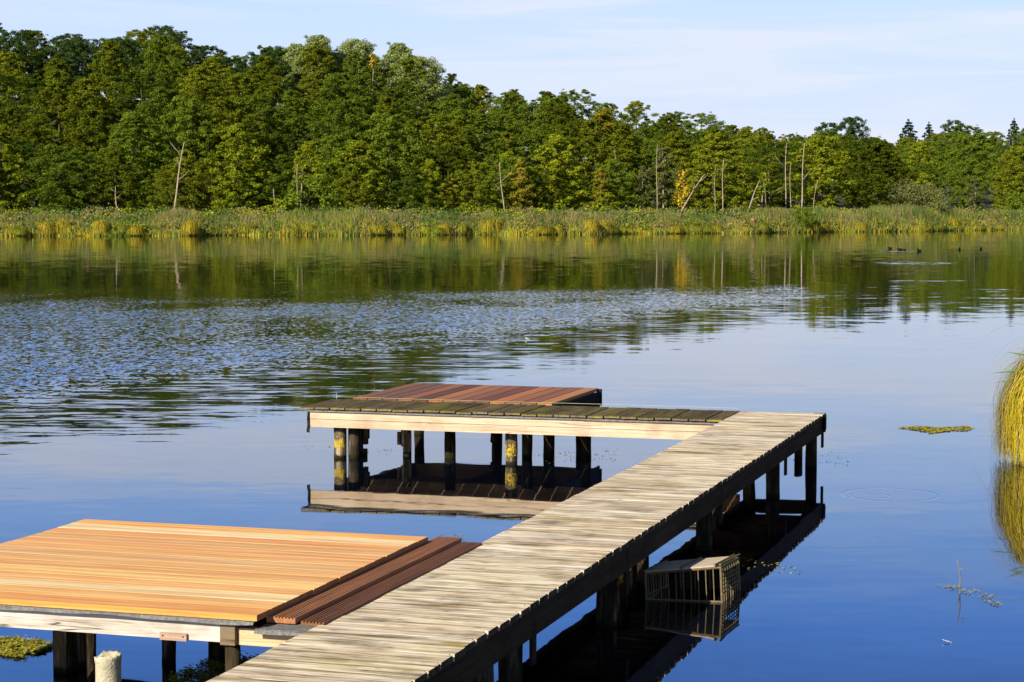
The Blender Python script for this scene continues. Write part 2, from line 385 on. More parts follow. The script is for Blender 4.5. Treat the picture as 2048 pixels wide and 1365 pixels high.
def post_mb(x, y, r, top, lichen=0.0, light=1.0, lean=(0, 0), jag=0.0, bottom=-1.0, seg=12):
    mb = MB(); n = 9; pts = []; rad = []; zs = []
    for i in range(n):
        z = bottom+(top-bottom)*i/(n-1)
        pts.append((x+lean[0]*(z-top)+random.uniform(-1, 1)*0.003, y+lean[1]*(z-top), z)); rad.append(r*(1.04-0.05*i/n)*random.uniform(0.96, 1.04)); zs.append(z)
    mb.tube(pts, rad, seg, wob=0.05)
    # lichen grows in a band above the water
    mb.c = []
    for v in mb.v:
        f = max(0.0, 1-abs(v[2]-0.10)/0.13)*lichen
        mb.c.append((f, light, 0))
    if jag:
        k = len(mb.v)-seg
        for j in range(k, len(mb.v)):
            a = mb.v[j]; mb.v[j] = (a[0], a[1], a[2]-random.uniform(0, jag))
    return mb

def at_px(px, v, z=0.0):
    """dock-frame y where the vertical line of photo column px meets dock line x=-v"""
    k = (px-1024)/F
    # world x = k * (y*cosP + ...) ; on the ground z: depth D along axis = Y*cos(P)+(CH-z)*sin(P)
    A = (C0[0]-v*math.cos(ANG), C0[1]+v*math.sin(ANG)); d = (math.sin(ANG), math.cos(ANG))
    cp, spn = math.cos(PITCH), math.sin(PITCH)
    return (k*(A[1]*cp+(CH-z)*spn)-A[0])/(d[0]-k*cp*d[1])

# ------------------------------------------------------------------ walkway
wk = root('walkway', -0.36, -7); OX, OY = -0.36, -7
tag(wk, 'long weathered grey plank walkway running out over the water', 'walkway')
mb = MB(); y = 0.0; i = 0
PIT = 0.1475
while y > -14.3:
    l = -0.725+random.uniform(-0.003, 0.003); r = random.uniform(-0.004, 0.002)
    if random.random() < 0.08: r -= random.uniform(0.004, 0.010)
    w = PIT-random.choice([.003, .004, .005, .007])
    tc = random.uniform(0.93, 1.05); tc2 = random.uniform(0.97, 1.02)
    dz = random.uniform(-0.0015, 0.0015); sk = random.uniform(-0.001, 0.001)
    nx_, ny_ = random.uniform(.010, .024), random.uniform(.008, .014)
    tcol = (tc, tc*tc2, tc*tc2*random.uniform(0.92, 1.02))
    ol = [(l, y), (l, y-w), (r-nx_, y-w+sk), (r-nx_, y-w+ny_+sk), (r, y-w+ny_+sk), (r, y+sk)]
    b0 = [(a, b, .432) for a, b in ol]; b1 = [(a, b, .46+dz) for a, b in ol]; n6 = 6
    mb.add(b0+b1, [tuple(range(6, 12))]+[(q, (q+1) % 6, 6+(q+1) % 6, 6+q) for q in range(6) if q != 4], tcol)
    mb.add(b0, [tuple(range(5, -1, -1))], (.16, .12, .08))      # damp underside, tinted darker to paint in the shade below deck
    e_ = [(r, y-w+ny_+sk, .432), (r, y+sk, .432), (r, y+sk, .46+dz), (r, y-w+ny_+sk, .46+dz)]
    mb.add(e_, [(0, 1, 2, 3)], (.13, .11, .08))      # weathered end grain, tint darkened to paint the right side's shade
    y -= PIT; i += 1
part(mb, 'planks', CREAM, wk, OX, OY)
for x0 in (-0.068, -0.69):
    mb = MB()
    yy = 0.0-0.02
    while yy > -14.2:
        L = 3.6; mb.box(x0, x0+0.055, max(yy-L, -14.3), yy-0.004, 0.302+random.uniform(-0.004, 0.004), 0.431, (1, 1, 1)); yy -= L
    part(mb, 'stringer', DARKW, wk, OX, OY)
for (q, v, r, le) in [(1622, 0.115, 0.050, 0), (1546, 0.115, 0.054, 0), (1408, 0.13, 0.054, 0), (1214, 0.125, 0.056, 0), (1021, 0.125, 0.056, 0)]:
    yy = at_px(q, v)
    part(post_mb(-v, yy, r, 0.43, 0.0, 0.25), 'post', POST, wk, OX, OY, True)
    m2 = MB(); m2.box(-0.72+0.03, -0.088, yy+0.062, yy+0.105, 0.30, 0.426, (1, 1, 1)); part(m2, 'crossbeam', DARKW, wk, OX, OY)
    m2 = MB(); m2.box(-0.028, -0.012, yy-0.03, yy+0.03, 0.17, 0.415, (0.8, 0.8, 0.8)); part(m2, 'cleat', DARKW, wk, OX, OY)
for (q, v, r, li) in [(1500, 0.61, 0.055, 0.2), (1432, 0.60, 0.04, 0.2), (1287, 0.62, 0.045, 0.5), (1262, 0.60, 0.05, 0.6), (1243, 0.52, 0.045, 1.0)]:
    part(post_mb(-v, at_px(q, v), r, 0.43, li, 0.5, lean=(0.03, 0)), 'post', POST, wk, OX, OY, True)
for yy in (-9.0, -10.9, -12.8):
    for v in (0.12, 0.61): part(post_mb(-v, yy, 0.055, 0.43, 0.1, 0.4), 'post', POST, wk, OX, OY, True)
mb = MB(); mb.box(-0.10, 0.004, 0.012, 0.030, 0.30, 0.462); mb.box(-0.002, 0.012, -0.06, 0.010, 0.325, 0.452)
part(mb, 'felt_flap', RUBBER, wk, OX, OY)

# short stake under the walkway end
q = at_px(1597, 0.30); w = L2W(-0.30, q)
st = MB(); m_ = post_mb(0, 0, 0.036, 0.155, 0, 0.2, jag=0.02); o_ = m_.build('stake', POST, None, (w[0], w[1], 0), True)
tag(o_, 'short dark broken stake in the water just left of the last walkway post', 'stake')

# ------------------------------------------------------------------ far platform (mossy arm + red boards)
fp = root('fishing_platform', -2.6, 0.2); OX, OY = -2.6, 0.2
tag(fp, 'far platform with red-brown boards behind a mossy grooved strip', 'platform')
mb = MB(); x = -0.735; i = 0
while x > -4.45:
    w = 0.1325+random.uniform(-0.003, 0.003)
    pr = [(x-w+a, 0.461+b+random.uniform(-0.0005, 0.0005)) for a, b in grooved(w, 0.018, 8, 0.005)]
    tc = random.uniform(0.75, 1.15)
    jf = random.uniform(-0.008, 0.010); sk = random.uniform(-0.004, 0.004)
    mb.prism(pr, -0.775+jf, 0.005+random.uniform(-0.006, 0.006), (tc, tc, tc*0.95), 'y', dz0=sk, dz1=sk)
    x -= 0.1465
part(mb, 'mossy_boards', MOSSY, fp, OX, OY)
mb = MB(); reds = [(1.0, .95, 1.0), (.8, .9, 1.2), (.75, .85, 1.1), (1.35, 1.15, 1.1), (.55, .6, .8), (1.7, 1.5, 1.2), (1.25, 1.3, 1.4), (1.1, .95, 1.1), (.75, .7, .9), (1.9, 1.6, 1.2), (1.3, 1.25, 1.2), (1.1, 1.0, 1.0), (1.9, 1.9, 1.5)]
for i, c in enumerate(reds):
    x0 = -4.345+i*0.1475
    mb.prism([(x0, 0.449), (x0, 0.473), (x0+0.003, 0.476), (x0+0.134, 0.476), (x0+0.137, 0.473), (x0+0.137, 0.449)], 0.022, 1.63+random.uniform(-0.012, 0.012), c, 'y')
part(mb, 'red_boards', REDW, fp, OX, OY)
mb = MB(); mb.box(-4.44, -0.735, -0.755, -0.715, 0.283, 0.3515, (1.0, .97, .93)); part(mb, 'front_beam', PALE, fp, OX, OY)
mb = MB(); mb.box(-4.44, -0.735, -0.757, -0.713, 0.3555, 0.424, (1.02, 1.0, .96)); part(mb, 'front_beam', PALE, fp, OX, OY)
mb = MB(); mb.box(-4.42, -0.735, -0.02, 0.03, 0.27, 0.43); mb.box(-4.3, -2.44, 1.50, 1.55, 0.30, 0.44)
mb.box(-4.33, -4.28, 0.035, 1.495, 0.30, 0.44); mb.box(-2.50, -2.45, 0.035, 1.495, 0.30, 0.44); mb.box(-3.4, -3.35, 0.035, 1.495, 0.31, 0.44)
part(mb, 'bearer', BEARW, fp, OX, OY)
# felt between boards and beam, wavy lip
def felt(x0, x1, y0, y1, z, lip, name, par, mat, waves=1.0, th=0.003):
    n = int((x1-x0)/0.03)+2; vs = []; fs = []
    ph = random.random()*6
    for k in range(n):
        x = x0+(x1-x0)*k/(n-1); wv = (math.sin(x*7+ph)+0.6*math.sin(x*17+ph*2))*0.004*waves
        l = lip+wv*0.8
        for (yy, zz) in [(y1, z), (y0+0.012, z), (y0-0.004+wv, z-0.004), (y0-0.009+wv, z-l), (y0-0.006+wv, z-l), (y0+0.0, z-0.007), (y0+0.012, z-th), (y1, z-th)]:
            vs.append((x, yy, zz))
    for k in range(n-1):
        for j in range(7): fs.append((k*8+j, k*8+j+1, k*8+8+j+1, k*8+8+j))
    m = MB(); m.add(vs, fs); return part(m, name, mat, par, OX, OY)
felt(-4.45, -0.737, -0.768, -0.66, 0.4335, 0.012, 'felt_strip', fp, FELT, 0.6)
def flap(pts, th, x0, x1, name, par):       # hanging strip: pts (y,z) path, thickness th in y, across x
    m = MB(); vs = []; n = len(pts)
    for (yy, zz) in pts: vs += [(x0, yy, zz), (x1, yy, zz), (x1, yy+th, zz), (x0, yy+th, zz)]
    fs = []
    for k in range(n-1):
        for j in range(4): fs.append((k*4+j, k*4+(j+1) % 4, k*4+4+(j+1) % 4, k*4+4+j))
    fs += [(0, 1, 2, 3), (4*n-1, 4*n-2, 4*n-3, 4*n-4)]; m.add(vs, fs); return m
m = MB(); vs = []; fs = []
prof = [(-4.452, .432), (-4.460, .41), (-4.466, .36), (-4.462, .30), (-4.470, .26), (-4.472, .235)]
for k, (xx, zz) in enumerate(prof): vs += [(xx, -0.765, zz), (xx+0.014+0.02*(k > 2)*(k-2)/3, -0.765, zz-0.004), (xx+0.012, -0.72, zz), (xx, -0.72, zz)]
for k in range(len(prof)-1):
    for j in range(4): fs.append((k*4+j, k*4+(j+1) % 4, k*4+4+(j+1) % 4, k*4+4+j))
m.add(vs, fs+[(0, 1, 2, 3), (20, 21, 22, 23)]); part(m, 'felt_flap', RUBBER, fp, OX, OY)
m = MB(); m.box(-2.425, -2.412, 0.25, 1.60, 0.28, 0.445); m.box(-2.45, -2.395, 1.60, 1.615, 0.31, 0.47); part(m, 'felt_flap', RUBBER, fp, OX, OY)
# lying along the joint: a taut string on a pin
m = MB(); pts = [(-4.5+k*0.25, 0.012, 0.4815-0.003*math.sin(k*0.4)) for k in range(16)]
m.tube(pts, [0.0017]*len(pts), 6); m.tube([(-4.50, 0.012, 0.46), (-4.505, 0.012, 0.515)], [0.003, 0.002], 6)
part(m, 'string', STRING, fp, OX, OY)
for (px, v, yy, r, li, lt, top, jag) in [(680, 4.20, -0.66, .056, 1.0, 1.0, .285, 0), (708, 4.10, -0.50, .052, .5, .35, .28, 0), (1027, 2.64, -0.50, .053, .95, .95, .285, 0), (1054, 2.57, -0.36, .048, .1, .3, .28, 0),
                                     (900, 3.25, -0.30, .050, 0, .12, .28, 0), (1098, 2.44, -0.05, .052, 0, .12, .28, 0), (1172, 2.17, 0.15, .05, 0, .15, .28, 0)]:
    # stand each on its measured photo column at its own depth
    X_, Y_ = gp(px, 916 if px < 1000 else (925 if px < 1035 else 915), 0); lx, ly = W2L(X_, Y_)
    if px == 1027: ly = -0.60; lx += 0.02
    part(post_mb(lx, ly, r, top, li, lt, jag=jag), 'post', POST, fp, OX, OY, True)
X_, Y_ = gp(729, 911); lx, ly = W2L(X_, Y_)
m = MB()
for dx, z0, z1, w_ in [(-.03, -1, .28, .03), (.012, .10, .285, .035), (.0, -1, .06, .045), (.03, .15, .28, .02)]:
    m.box(lx+dx-w_/2, lx+dx+w_/2, ly-0.03+dx*.3, ly+0.02+dx*.3, z0, z1, (0.2, .6, 0))
part(m, 'post', POST, fp, OX, OY)
X_, Y_ = gp(814, 911); lx, ly = W2L(X_, Y_)
part(post_mb(lx, ly, .040, .28, .3, .9), 'post', POST, fp, OX, OY, True)
m = MB()
for k, (dx, z0, z1) in enumerate([(-.055, .10, .215), (-.022, .085, .235), (.014, .095, .23), (.046, .075, .21)]):
    m.box(lx+dx-.015, lx+dx+.015, ly-.065+.01*(k % 2), ly-.045, z0, z1, (.45, 1.0, 0))
part(m, 'clamp_block', POST, fp, OX, OY)
X_, Y_ = gp(991, 905); lx, ly = W2L(X_, Y_)
part(post_mb(lx, ly, .046, .44, 0, .08, bottom=.09, jag=0), 'broken_post', POST, fp, OX, OY, True)
for (xx, yy) in [(-4.2, 1.4), (-3.4, 1.42), (-2.55, 1.4)]: part(post_mb(xx, yy, .05, .30, .1, .3), 'post', POST, fp, OX, OY, True)

# ------------------------------------------------------------------ near platform (orange boards)
npf = root('fishing_platform', -2.0, -8.4); OX, OY = -2.0, -8.4
tag(npf, 'near platform of new orange boards with two grooved dark brown boards', 'platform')
mb = MB(); NB = 14; PO = 0.1505; y0 = -9.50
tn = [(.96, .82, .66), (1.0, 1.0, .95), (1.02, 1.35, 2.0), (1, .95, .9), (1.04, 1.18, 1.2), (.92, .88, .85), (.98, 1.03, 1.12), (.88, .92, 1.05), (1, 1, 1.05), (.95, .88, .9), (.93, 1.0, 1.15), (1.0, .9, .85), (1.05, 1.42, 2.3), (1.05, 1.0, .8)]
for i in range(NB):
    a = y0+i*PO; dl = random.uniform(-0.006, 0.006)
    pr = [(a, .490), (a+PO-.004, .490), (a+PO-.004, .5135), (a+PO-.0055, .515), (a+.0015, .515), (a, .5135)]
    c = tn[i]; xe = -0.945+random.uniform(-0.003, 0.003); mb.prism(pr, -2.93+dl, xe, c, 'x')
    mb.add([(xe+.0006, p_, z_) for p_, z_ in pr], [tuple(range(6))], (.32, .22, .2))  # right end caps: shade of the unlit side painted into the tint
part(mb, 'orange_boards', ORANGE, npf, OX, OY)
mb = MB()
mb.prism([(-.955+a, .488+b) for a, b in grooved(.132, .026, 8, .006)], -9.38, -7.21, (1.25, 1.2, 1.1), 'y')
mb.prism([(-.806+a, .472+b) for a, b in grooved(.105, .024, 6, .007)], -9.36, -7.24, (.75, .7, .65), 'y')
part(mb, 'grooved_boards', BROWN, npf, OX, OY)
mb = MB(); mb.box(-2.9, -1.125, -9.475, -9.42, .385, .478); part(mb, 'front_beam', OLDPALE, npf, OX, OY)
mb = MB(); mb.box(-1.123, -1.055, -9.480, -9.38, .375, .476, (.34, .28, .2)); part(mb, 'beam_end', OLDPALE, npf, OX, OY)
mb = MB(); mb.box(-1.053, -.70, -9.455, -9.41, .375, .446, (1.08, 1.0, .8)); part(mb, 'front_beam', PALE, npf, OX, OY)
mb = MB(); mb.box(-2.9, -.72, -7.46, -7.40, .36, .448); mb.box(-2.9, -.72, -8.5, -8.44, .36, .448); mb.box(-1.10, -1.05, -9.37, -7.47, .37, .4755)
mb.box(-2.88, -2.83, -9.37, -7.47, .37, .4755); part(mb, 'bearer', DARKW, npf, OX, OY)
felt(-2.94, -.957, -9.50, -7.36, .4885, .016, 'felt_sheet', npf, FELT, 1.6)
felt(-.9565, -.70, -9.50, -7.36, .456, .014, 'felt_sheet', npf, FELT, 1.0)
mb = MB(); mb.box(-1.40, -1.275, -9.489, -9.476, .381, .412)
pb = part(mb, 'patch_board', PATCHW, npf, OX, OY)
for xx in (-1.385, -1.29):
    mb = MB(); mb.tube([(xx, -9.4885, .400), (xx, -9.4915, .400)], [.0035, .0035], 8)
    part(mb, 'nail', NAIL, npf, OX, OY).parent = pb
for (x_, y_, r, sq, lt) in [(126, 1345, .035, 1, .7), (155, 1335, .034, 1, .45), (341, 1325, .036, 0, .3), (437, 1322, .040, 0, .1)]:
    X_, Y_ = gp(x_, y_); lx, ly = W2L(X_, Y_)
    if sq:
        m = MB(); m.box(lx-r, lx+r, ly-.03, ly+.03, -1, .38, (.1, lt, 0)); part(m, 'post', POST, npf, OX, OY)
    else: part(post_mb(lx, ly, r, .38, 0, lt, lean=(.03, 0)), 'post', POST, npf, OX, OY, True)
for (lx, ly) in [(-1.09, -9.43), (-1.09, -7.5), (-2.85, -7.5), (-2.85, -9.3)]:
    part(post_mb(lx, ly, .032, .37, .2, .5), 'post', POST, npf, OX, OY, True)

# broken concrete pipe
pipe_y = -9.66; vv_ = min(np.linspace(1.2, 3.0, 400), key=lambda q: abs(at_px(216, q, .3)-pipe_y)); X_, Y_ = L2W(-vv_, pipe_y); mb = MB(); n = 24
prof = [(.052, -1), (.053, .1), (.0525, .30), (.0545, .315), (.056, .335), (.055, .347)]
ins = [(.045, .343), (.041, .32), (.040, 0.1)]
vs = []; fs = []
for k, (r, z) in enumerate(prof+ins):
    for j in range(n):
        a = 2*math.pi*j/n; jz = random.uniform(-.006, .004) if k in (4, 5, 6) else 0; jr = random.uniform(-.002, .002)
        if k in (4, 5, 6) and 2.2 < a < 4.0: jz -= .012
        vs.append(((r+jr)*math.cos(a), (r+jr)*math.sin(a), z+jz))
for k in range(len(prof+ins)-1):
    for j in range(n): fs.append((k*n+j, k*n+(j+1) % n, (k+1)*n+(j+1) % n, (k+1)*n+j))
fs.append(tuple((len(prof+ins)-1)*n+j for j in range(n)))
mb.add(vs, fs); tag(mb.build('concrete_pipe', CONC, None, (X_, Y_, 0), True), 'broken pale concrete pipe standing in water in front of the orange platform', 'pipe')

# ------------------------------------------------------------------ slatted fish crate
cgx, cgy = gp(1295, 1200); e1 = gp(1445, 1206); e2 = gp(1482, 1180)
cage = empty('fish_crate', (cgx, cgy, 0)); tag(cage, 'half-sunk slatted wooden crate with a bleached lid beside the walkway', 'crate')
U = Vector((e1[0]-cgx, e1[1]-cgy, 0.05)); V = Vector((e2[0]-e1[0], e2[1]-e1[1], -0.012)); V *= 0.95
T = Vector((-0.012, 0.0, .150)); LO = Vector((0, 0, -.10))
SLAT = simple('thin_grey_slat', (0.19, 0.155, 0.08), 0.8, 0.35, 40, 0.3)
LID = simple('bleached_lid', (0.54, 0.45, 0.34), 0.7, 0.2, 20, 0.3)
def bar(mb, a, b, w=.004, h=None): mb.tube([a, b], [w, w], 6)
O_ = Vector((0, 0, 0))
mb = MB()
for k in range(11):
    a = U*(k/10.0); bar(mb, a+LO, a+T, .0032)
part_ = mb.build('side_slats', SLAT, cage)
mb = MB()
for k in range(6):
    a = U*(k/5.0)+V; bar(mb, a+LO, a+T, .0028)
mb.build('side_slats', SLAT, cage)
for base in (U, O_):
    mb = MB()
    for k in range(9): a = base+V*(k/8.0); bar(mb, a+LO, a+T, .0032)
    for k in range(7 if base is U else 2): z = T*(k/6.5)+Vector((0, 0, .004)); bar(mb, base+z, base+V+z, .0035)
    mb.build('end_lattice', SLAT, cage)
mb = MB()
for a, b in ((O_+T, U+T), (O_+V+T, U+V+T), (T, V+T), (U+T, U+V+T), (Vector((0, 0, .002)), Vector((U.x, U.y, .004))), (U+LO, U+T*1.02), (U+V+LO, U+V+T*1.02), (LO, T), (V+LO, V+T)): bar(mb, a, b, .0065)
mb.build('frame', SLAT, cage)
def slab(mb, p, a, b, th):
    n = Vector((0, 0, th)); vs = [p, p+a, p+a+b, p+b]; mb.add([*vs, *[v+n for v in vs]], [(3, 2, 1, 0), (4, 5, 6, 7), (0, 1, 5, 4), (1, 2, 6, 5), (2, 3, 7, 6), (3, 0, 4, 7)])
for s0, s1 in ((0.0, 0.47), (0.49, 0.93)):
    mb = MB(); slab(mb, T+U*s0+Vector((0, 0, .007))-V*0.02, U*(s1-s0), V*1.04, .008); mb.build('lid', LID, cage)
mb = MB()
for s0 in (0.0, 0.475, 0.93, 1.0): bar(mb, T+U*s0+Vector((0, 0, .018))-V*.04, T+U*s0+Vector((0, 0, .018))+V*1.08, .006)
mb.build('lid_batten', SLAT, cage)

# ------------------------------------------------------------------ floating things
WEED = foliage('floating_weed', (0.16, 0.17, 0.02), (0.48, 0.44, 0.06), 0.15, 0)
def mat_weed(name, outline, n, size, label, hz=0.02):
    """many small leaf scraps lying inside a polygon given in photo pixels"""
    P_ = np.array([gp(x, y) for x, y in outline]); c = P_.mean(0); Q_ = P_-c
    lo, hi = Q_.min(0), Q_.max(0); V_ = []; F_ = []
    def inside(p):
        r = False; j = len(Q_)-1
        for i in range(len(Q_)):
            if (Q_[i, 1] > p[1]) != (Q_[j, 1] > p[1]) and p[0] < (Q_[j, 0]-Q_[i, 0])*(p[1]-Q_[i, 1])/(Q_[j, 1]-Q_[i, 1])+Q_[i, 0]: r = not r
            j = i
        return r
    k = 0; tries = 0
    while k < n and tries < n*12:
        tries += 1
        p_ = lo+(hi-lo)*rng.random(2)
        if not inside(p_): continue
        if math.sin(p_[0]*31+1)*math.sin(p_[1]*27)+0.75 < rng.random(): continue
        s = size*rng.uniform(.5, 1.3); a = rng.uniform(0, 6.28); z = rng.random()**2*hz+.003
        ax = np.array([math.cos(a), math.sin(a), rng.uniform(-.35, .35)])*s; bx = np.array([-math.sin(a), math.cos(a), rng.uniform(-.35, .35)])*s*.6
        q = np.array([p_[0], p_[1], z]); b = len(V_); V_ += [q-ax, q+bx, q+ax, q-bx]; F_.append((b, b+1, b+2, b+3)); k += 1
    V_ = np.array(V_); V_[:, 2] = np.maximum(V_[:, 2], .002)
    o = link(name, np_mesh(name, V_, F_, WEED, np.ones((len(V_), 3))), None, (c[0], c[1], 0)); tag(o, label, 'water weed', kind='stuff'); return o
mat_weed('floating_weed', [(1796, 857), (1830, 853), (1880, 856), (1930, 853), (1950, 857), (1935, 862), (1890, 864), (1862, 868), (1830, 861)], 2600, .012, 'flat yellow-green weed mat floating left of the big sedge tussock', .007)
mat_weed('floating_weed', [(-60, 1285), (0, 1280), (55, 1278), (85, 1284), (112, 1292), (90, 1305), (50, 1318), (0, 1312), (-50, 1315)], 4500, .010, 'mounded green-brown weed floating at the left beside the orange platform', .018)
mat_weed('floating_weed', [(335, 1352), (390, 1335), (430, 1318), (480, 1310), (520, 1318), (500, 1365), (430, 1380), (340, 1375)], 3500, .010, 'green weed clump floating between orange platform and walkway foot', .025)
mat_weed('floating_weed', [(1865, 1170), (1900, 1171), (1945, 1178), (1985, 1190), (2005, 1212), (1990, 1215), (1960, 1200), (1925, 1187), (1880, 1177)], 170, .009, 'thin trail of green weed around the twig in the blue water', .004)
mat_weed('floating_weed', [(590, 885), (690, 892), (800, 900), (780, 912), (640, 915)], 70, .010, 'sparse weed scraps by the posts at the left of the far platform', .004)
mat_weed('floating_weed', [(1060, 905), (1240, 898), (1230, 925), (1100, 930)], 110, .010, 'sparse weed scraps under the right end of the far platform', .004)
mat_weed('floating_weed', [(1560, 895), (1690, 900), (1700, 935), (1580, 925)], 70, .010, 'sparse weed scraps around the last walkway post', .004)
mat_weed('floating_weed', [(1460, 1110), (1610, 1135), (1600, 1150), (1470, 1140)], 60, .010, 'sparse weed scraps right of the fish crate', .004)
mat_weed('floating_weed', [(880, 1068), (935, 1070), (930, 1082), (890, 1080)], 35, .009, 'few weed scraps on calm water above the brown grooved boards', .004)

# twig
TW = simple('grey_twig', (0.20, 0.17, 0.11), 0.9, 0.4, 60, 0.2)
X_, Y_ = gp(1919, 1187); mb = MB()
mb.tube([(0, 0, -.2), (.001, 0, .03), (.004, 0, .08), (-.002, 0, .13), (-.016, 0, .20)], [.005, .0045, .0035, .003, .0018], 6)
mb.tube([(-.002, 0, .13), (.012, 0, .145), (.024, 0, .175)], [.002, .0015, .001], 5); mb.tube([(.008, 0, .142), (.03, 0, .148)], [.0013, .001], 5)
mb.tube([(.001, 0, .03), (-.006, 0, .05)], [.006, .004], 5)
tag(mb.build('twig', TW, None, (X_, Y_, 0), True), 'thin forked twig sticking up out of the blue water at lower right', 'twig')
# feather
WH = simple('white_feather', (0.8, 0.8, 0.78), 0.6, 0.05, 20, 0)
def feather(px, py, L, a, label):
    X_, Y_ = gp(px, py); m = MB(); n = 9; vs = []; fs = []
    for k in range(n):
        s = k/(n-1); w = .28*L*math.sin(math.pi*min(1, s*1.0+.05))**.7*(1-.3*s)+.0005; z = .004+.016*L/.03*s*s*.5
        vs += [(s*L, -w, z+.002), (s*L, 0, z), (s*L, w, z+.003)]
    for k in range(n-1):
        for j in range(2): fs.append((k*3+j, k*3+j+1, k*3+3+j+1, k*3+3+j))
    m.add(vs, fs); m.tube([(-.2*L, 0, .003), (0, 0, .004), (L*.9, 0, .012)], [.0008, .0008, .0004], 5)
    o = m.build('feather', WH, None, (X_, Y_, 0)); o.rotation_euler.z = a; tag(o, label, 'feather')
feather(1900, 1286, .038, 2.9, 'small white feather floating on the deep blue water at lower right')
feather(1058, 680, .11, 2.2, 'white feather floating on the rippled water beyond the far platform')

# ------------------------------------------------------------------ leaves
def leaf_cloud(C, Rr, n, size, flat=0.55, up=0.35, shell=0.25, tint=None):
    """n quads around each centre C (m,3) with radii Rr (m,)"""
    m_ = len(C); C = np.repeat(C, n, 0); Rr = np.repeat(Rr, n)
    d = rng.normal(size=(m_*n, 3)); d[:, 2] += 0.25; d /= np.linalg.norm(d, axis=1)[:, None]
    rad = Rr*(shell+(1-shell)*rng.random(m_*n)**0.6)*rng.uniform(.7, 1.25, m_*n)
    P_ = C+d*rad[:, None]*np.array([1, 1, flat])
    nn = d*0.7+rng.normal(size=d.shape)*0.55+np.array([0, 0, up]); nn /= np.linalg.norm(nn, axis=1)[:, None]
    a = np.cross(nn, rng.normal(size=d.shape)); a /= np.linalg.norm(a, axis=1)[:, None]+1e-9; b = np.cross(nn, a)
    s = size*rng.uniform(.55, 1.25, m_*n)[:, None]
    V_ = np.stack([P_-a*s, P_+b*s*.62, P_+a*s, P_-b*s*.62], 1).reshape(-1, 3)
    F_ = np.arange(len(V_)).reshape(-1, 4)
    return V_, F_

def crown_mesh(name, mat, H, base, rad, ncl, nl, size, profile, flat=.55, clr=(.55, 1.0), droop=0.0):
    """clump centres set on limb ends round a trunk; profile(t) = crown radius at relative height t"""
    C = []; Rc = []
    for k in range(ncl):
        t_ = (k+rng.random())/ncl; ang = k*2.39996+rng.uniform(-.5, .5)
        r = rad*profile(t_)*(rng.uniform(.45, 1.08) if rng.random() < .75 else rng.uniform(.0, .5))
        z = base+(H-base)*t_
        C.append((r*math.cos(ang), r*math.sin(ang), z-droop*r)); Rc.append(rng.uniform(*clr)*rad*.30*(0.65+0.5*profile(t_)))
    C = np.array(C); Rc = np.array(Rc)
    V_, F_ = leaf_cloud(C, Rc, nl, size, flat)
    # a few stray sprays break the outline
    k = rng.integers(0, len(C), ncl//2); Cs = C[k]+rng.normal(size=(len(k), 3))*Rc[k][:, None]*np.array([.8, .8, .5])
    V2, F2 = leaf_cloud(Cs, Rc[k]*.45, max(8, nl//5), size*.9, .8)
    F2 = F2+len(V_); V_ = np.concatenate([V_, V2]); F_ = np.concatenate([F_, F2])
    return np_mesh(name, V_, F_, mat, np.ones((len(V_), 3), np.float32)), C

def trunk_mesh(name, mat, H, r, C, nlimb=9, lean=(0, 0), top=.93):
    mb = MB(); pts = []; rad = []
    for i in range(8):
        s = i/7; z = H*top*s
        pts.append((lean[0]*z+math.sin(s*5+r*40)*.12*s, lean[1]*z+math.cos(s*4+r*31)*.12*s, z-.4*(i == 0))); rad.append(r*(1-.85*s)+.02)
    mb.tube(pts, rad, 7)
    if C is not None and len(C):
        for k in rng.choice(len(C), min(nlimb, len(C)), replace=False):
            c = C[k]; z0 = max(H*.12, c[2]-.35*math.hypot(c[0], c[1])-.3); s = min(1, z0/(H*top)); a = (lean[0]*z0, lean[1]*z0, z0)
            mid = ((a[0]+c[0])/2, (a[1]+c[1])/2, (a[2]+c[2])/2-.1)
            mb.tube([a, mid, tuple(c)], [r*(1-.85*s)*.5+.01, .035, .015], 5)
    o = mb.build(name, mat, None, None, True); me = o.data; bpy.data.objects.remove(o); return me

BARK = simple('dark_bark', (0.085, 0.065, 0.045), 0.95, 0.5, 6, 0.5)
PBARK = simple('pale_birch_bark', (0.37, 0.30, 0.22), 0.85, 0.35, 3, 0.4)
GBARK = simple('bare_grey_wood', (0.33, 0.27, 0.19), 0.9, 0.4, 3, 0.4)
LF_OLIVE = foliage('olive_leaves', (0.085, 0.110, 0.008), (0.280, 0.325, 0.020), .42, .6)
LF_GREEN = foliage('green_leaves', (0.060, 0.105, 0.009), (0.205, 0.290, 0.024), .42, .6)
LF_DARK = foliage('dark_oak_leaves', (0.022, 0.052, 0.014), (0.070, 0.125, 0.028), .25, .3)
LF_BRIGHT = foliage('bright_leaves', (0.15, 0.19, 0.010), (0.38, 0.44, 0.024), .42, .4)
LF_POPLAR = foliage('poplar_leaves', (0.20, 0.26, 0.07), (0.40, 0.48, 0.16), .3, .15)
LF_YELLOW = foliage('yellow_leaves', (0.36, 0.27, 0.015), (0.72, 0.52, 0.04), .3, .2)
LF_RUST = foliage('autumn_leaves', (0.20, 0.19, 0.015), (0.42, 0.34, 0.03), .3, .4)
LF_WILLOW = foliage('willow_leaves', (0.09, 0.11, 0.03), (0.20, 0.22, 0.07), .25, .2)
LF_NEEDLE = foliage('spruce_needles', (0.012, 0.026, 0.014), (0.030, 0.055, 0.026), .1, .2)

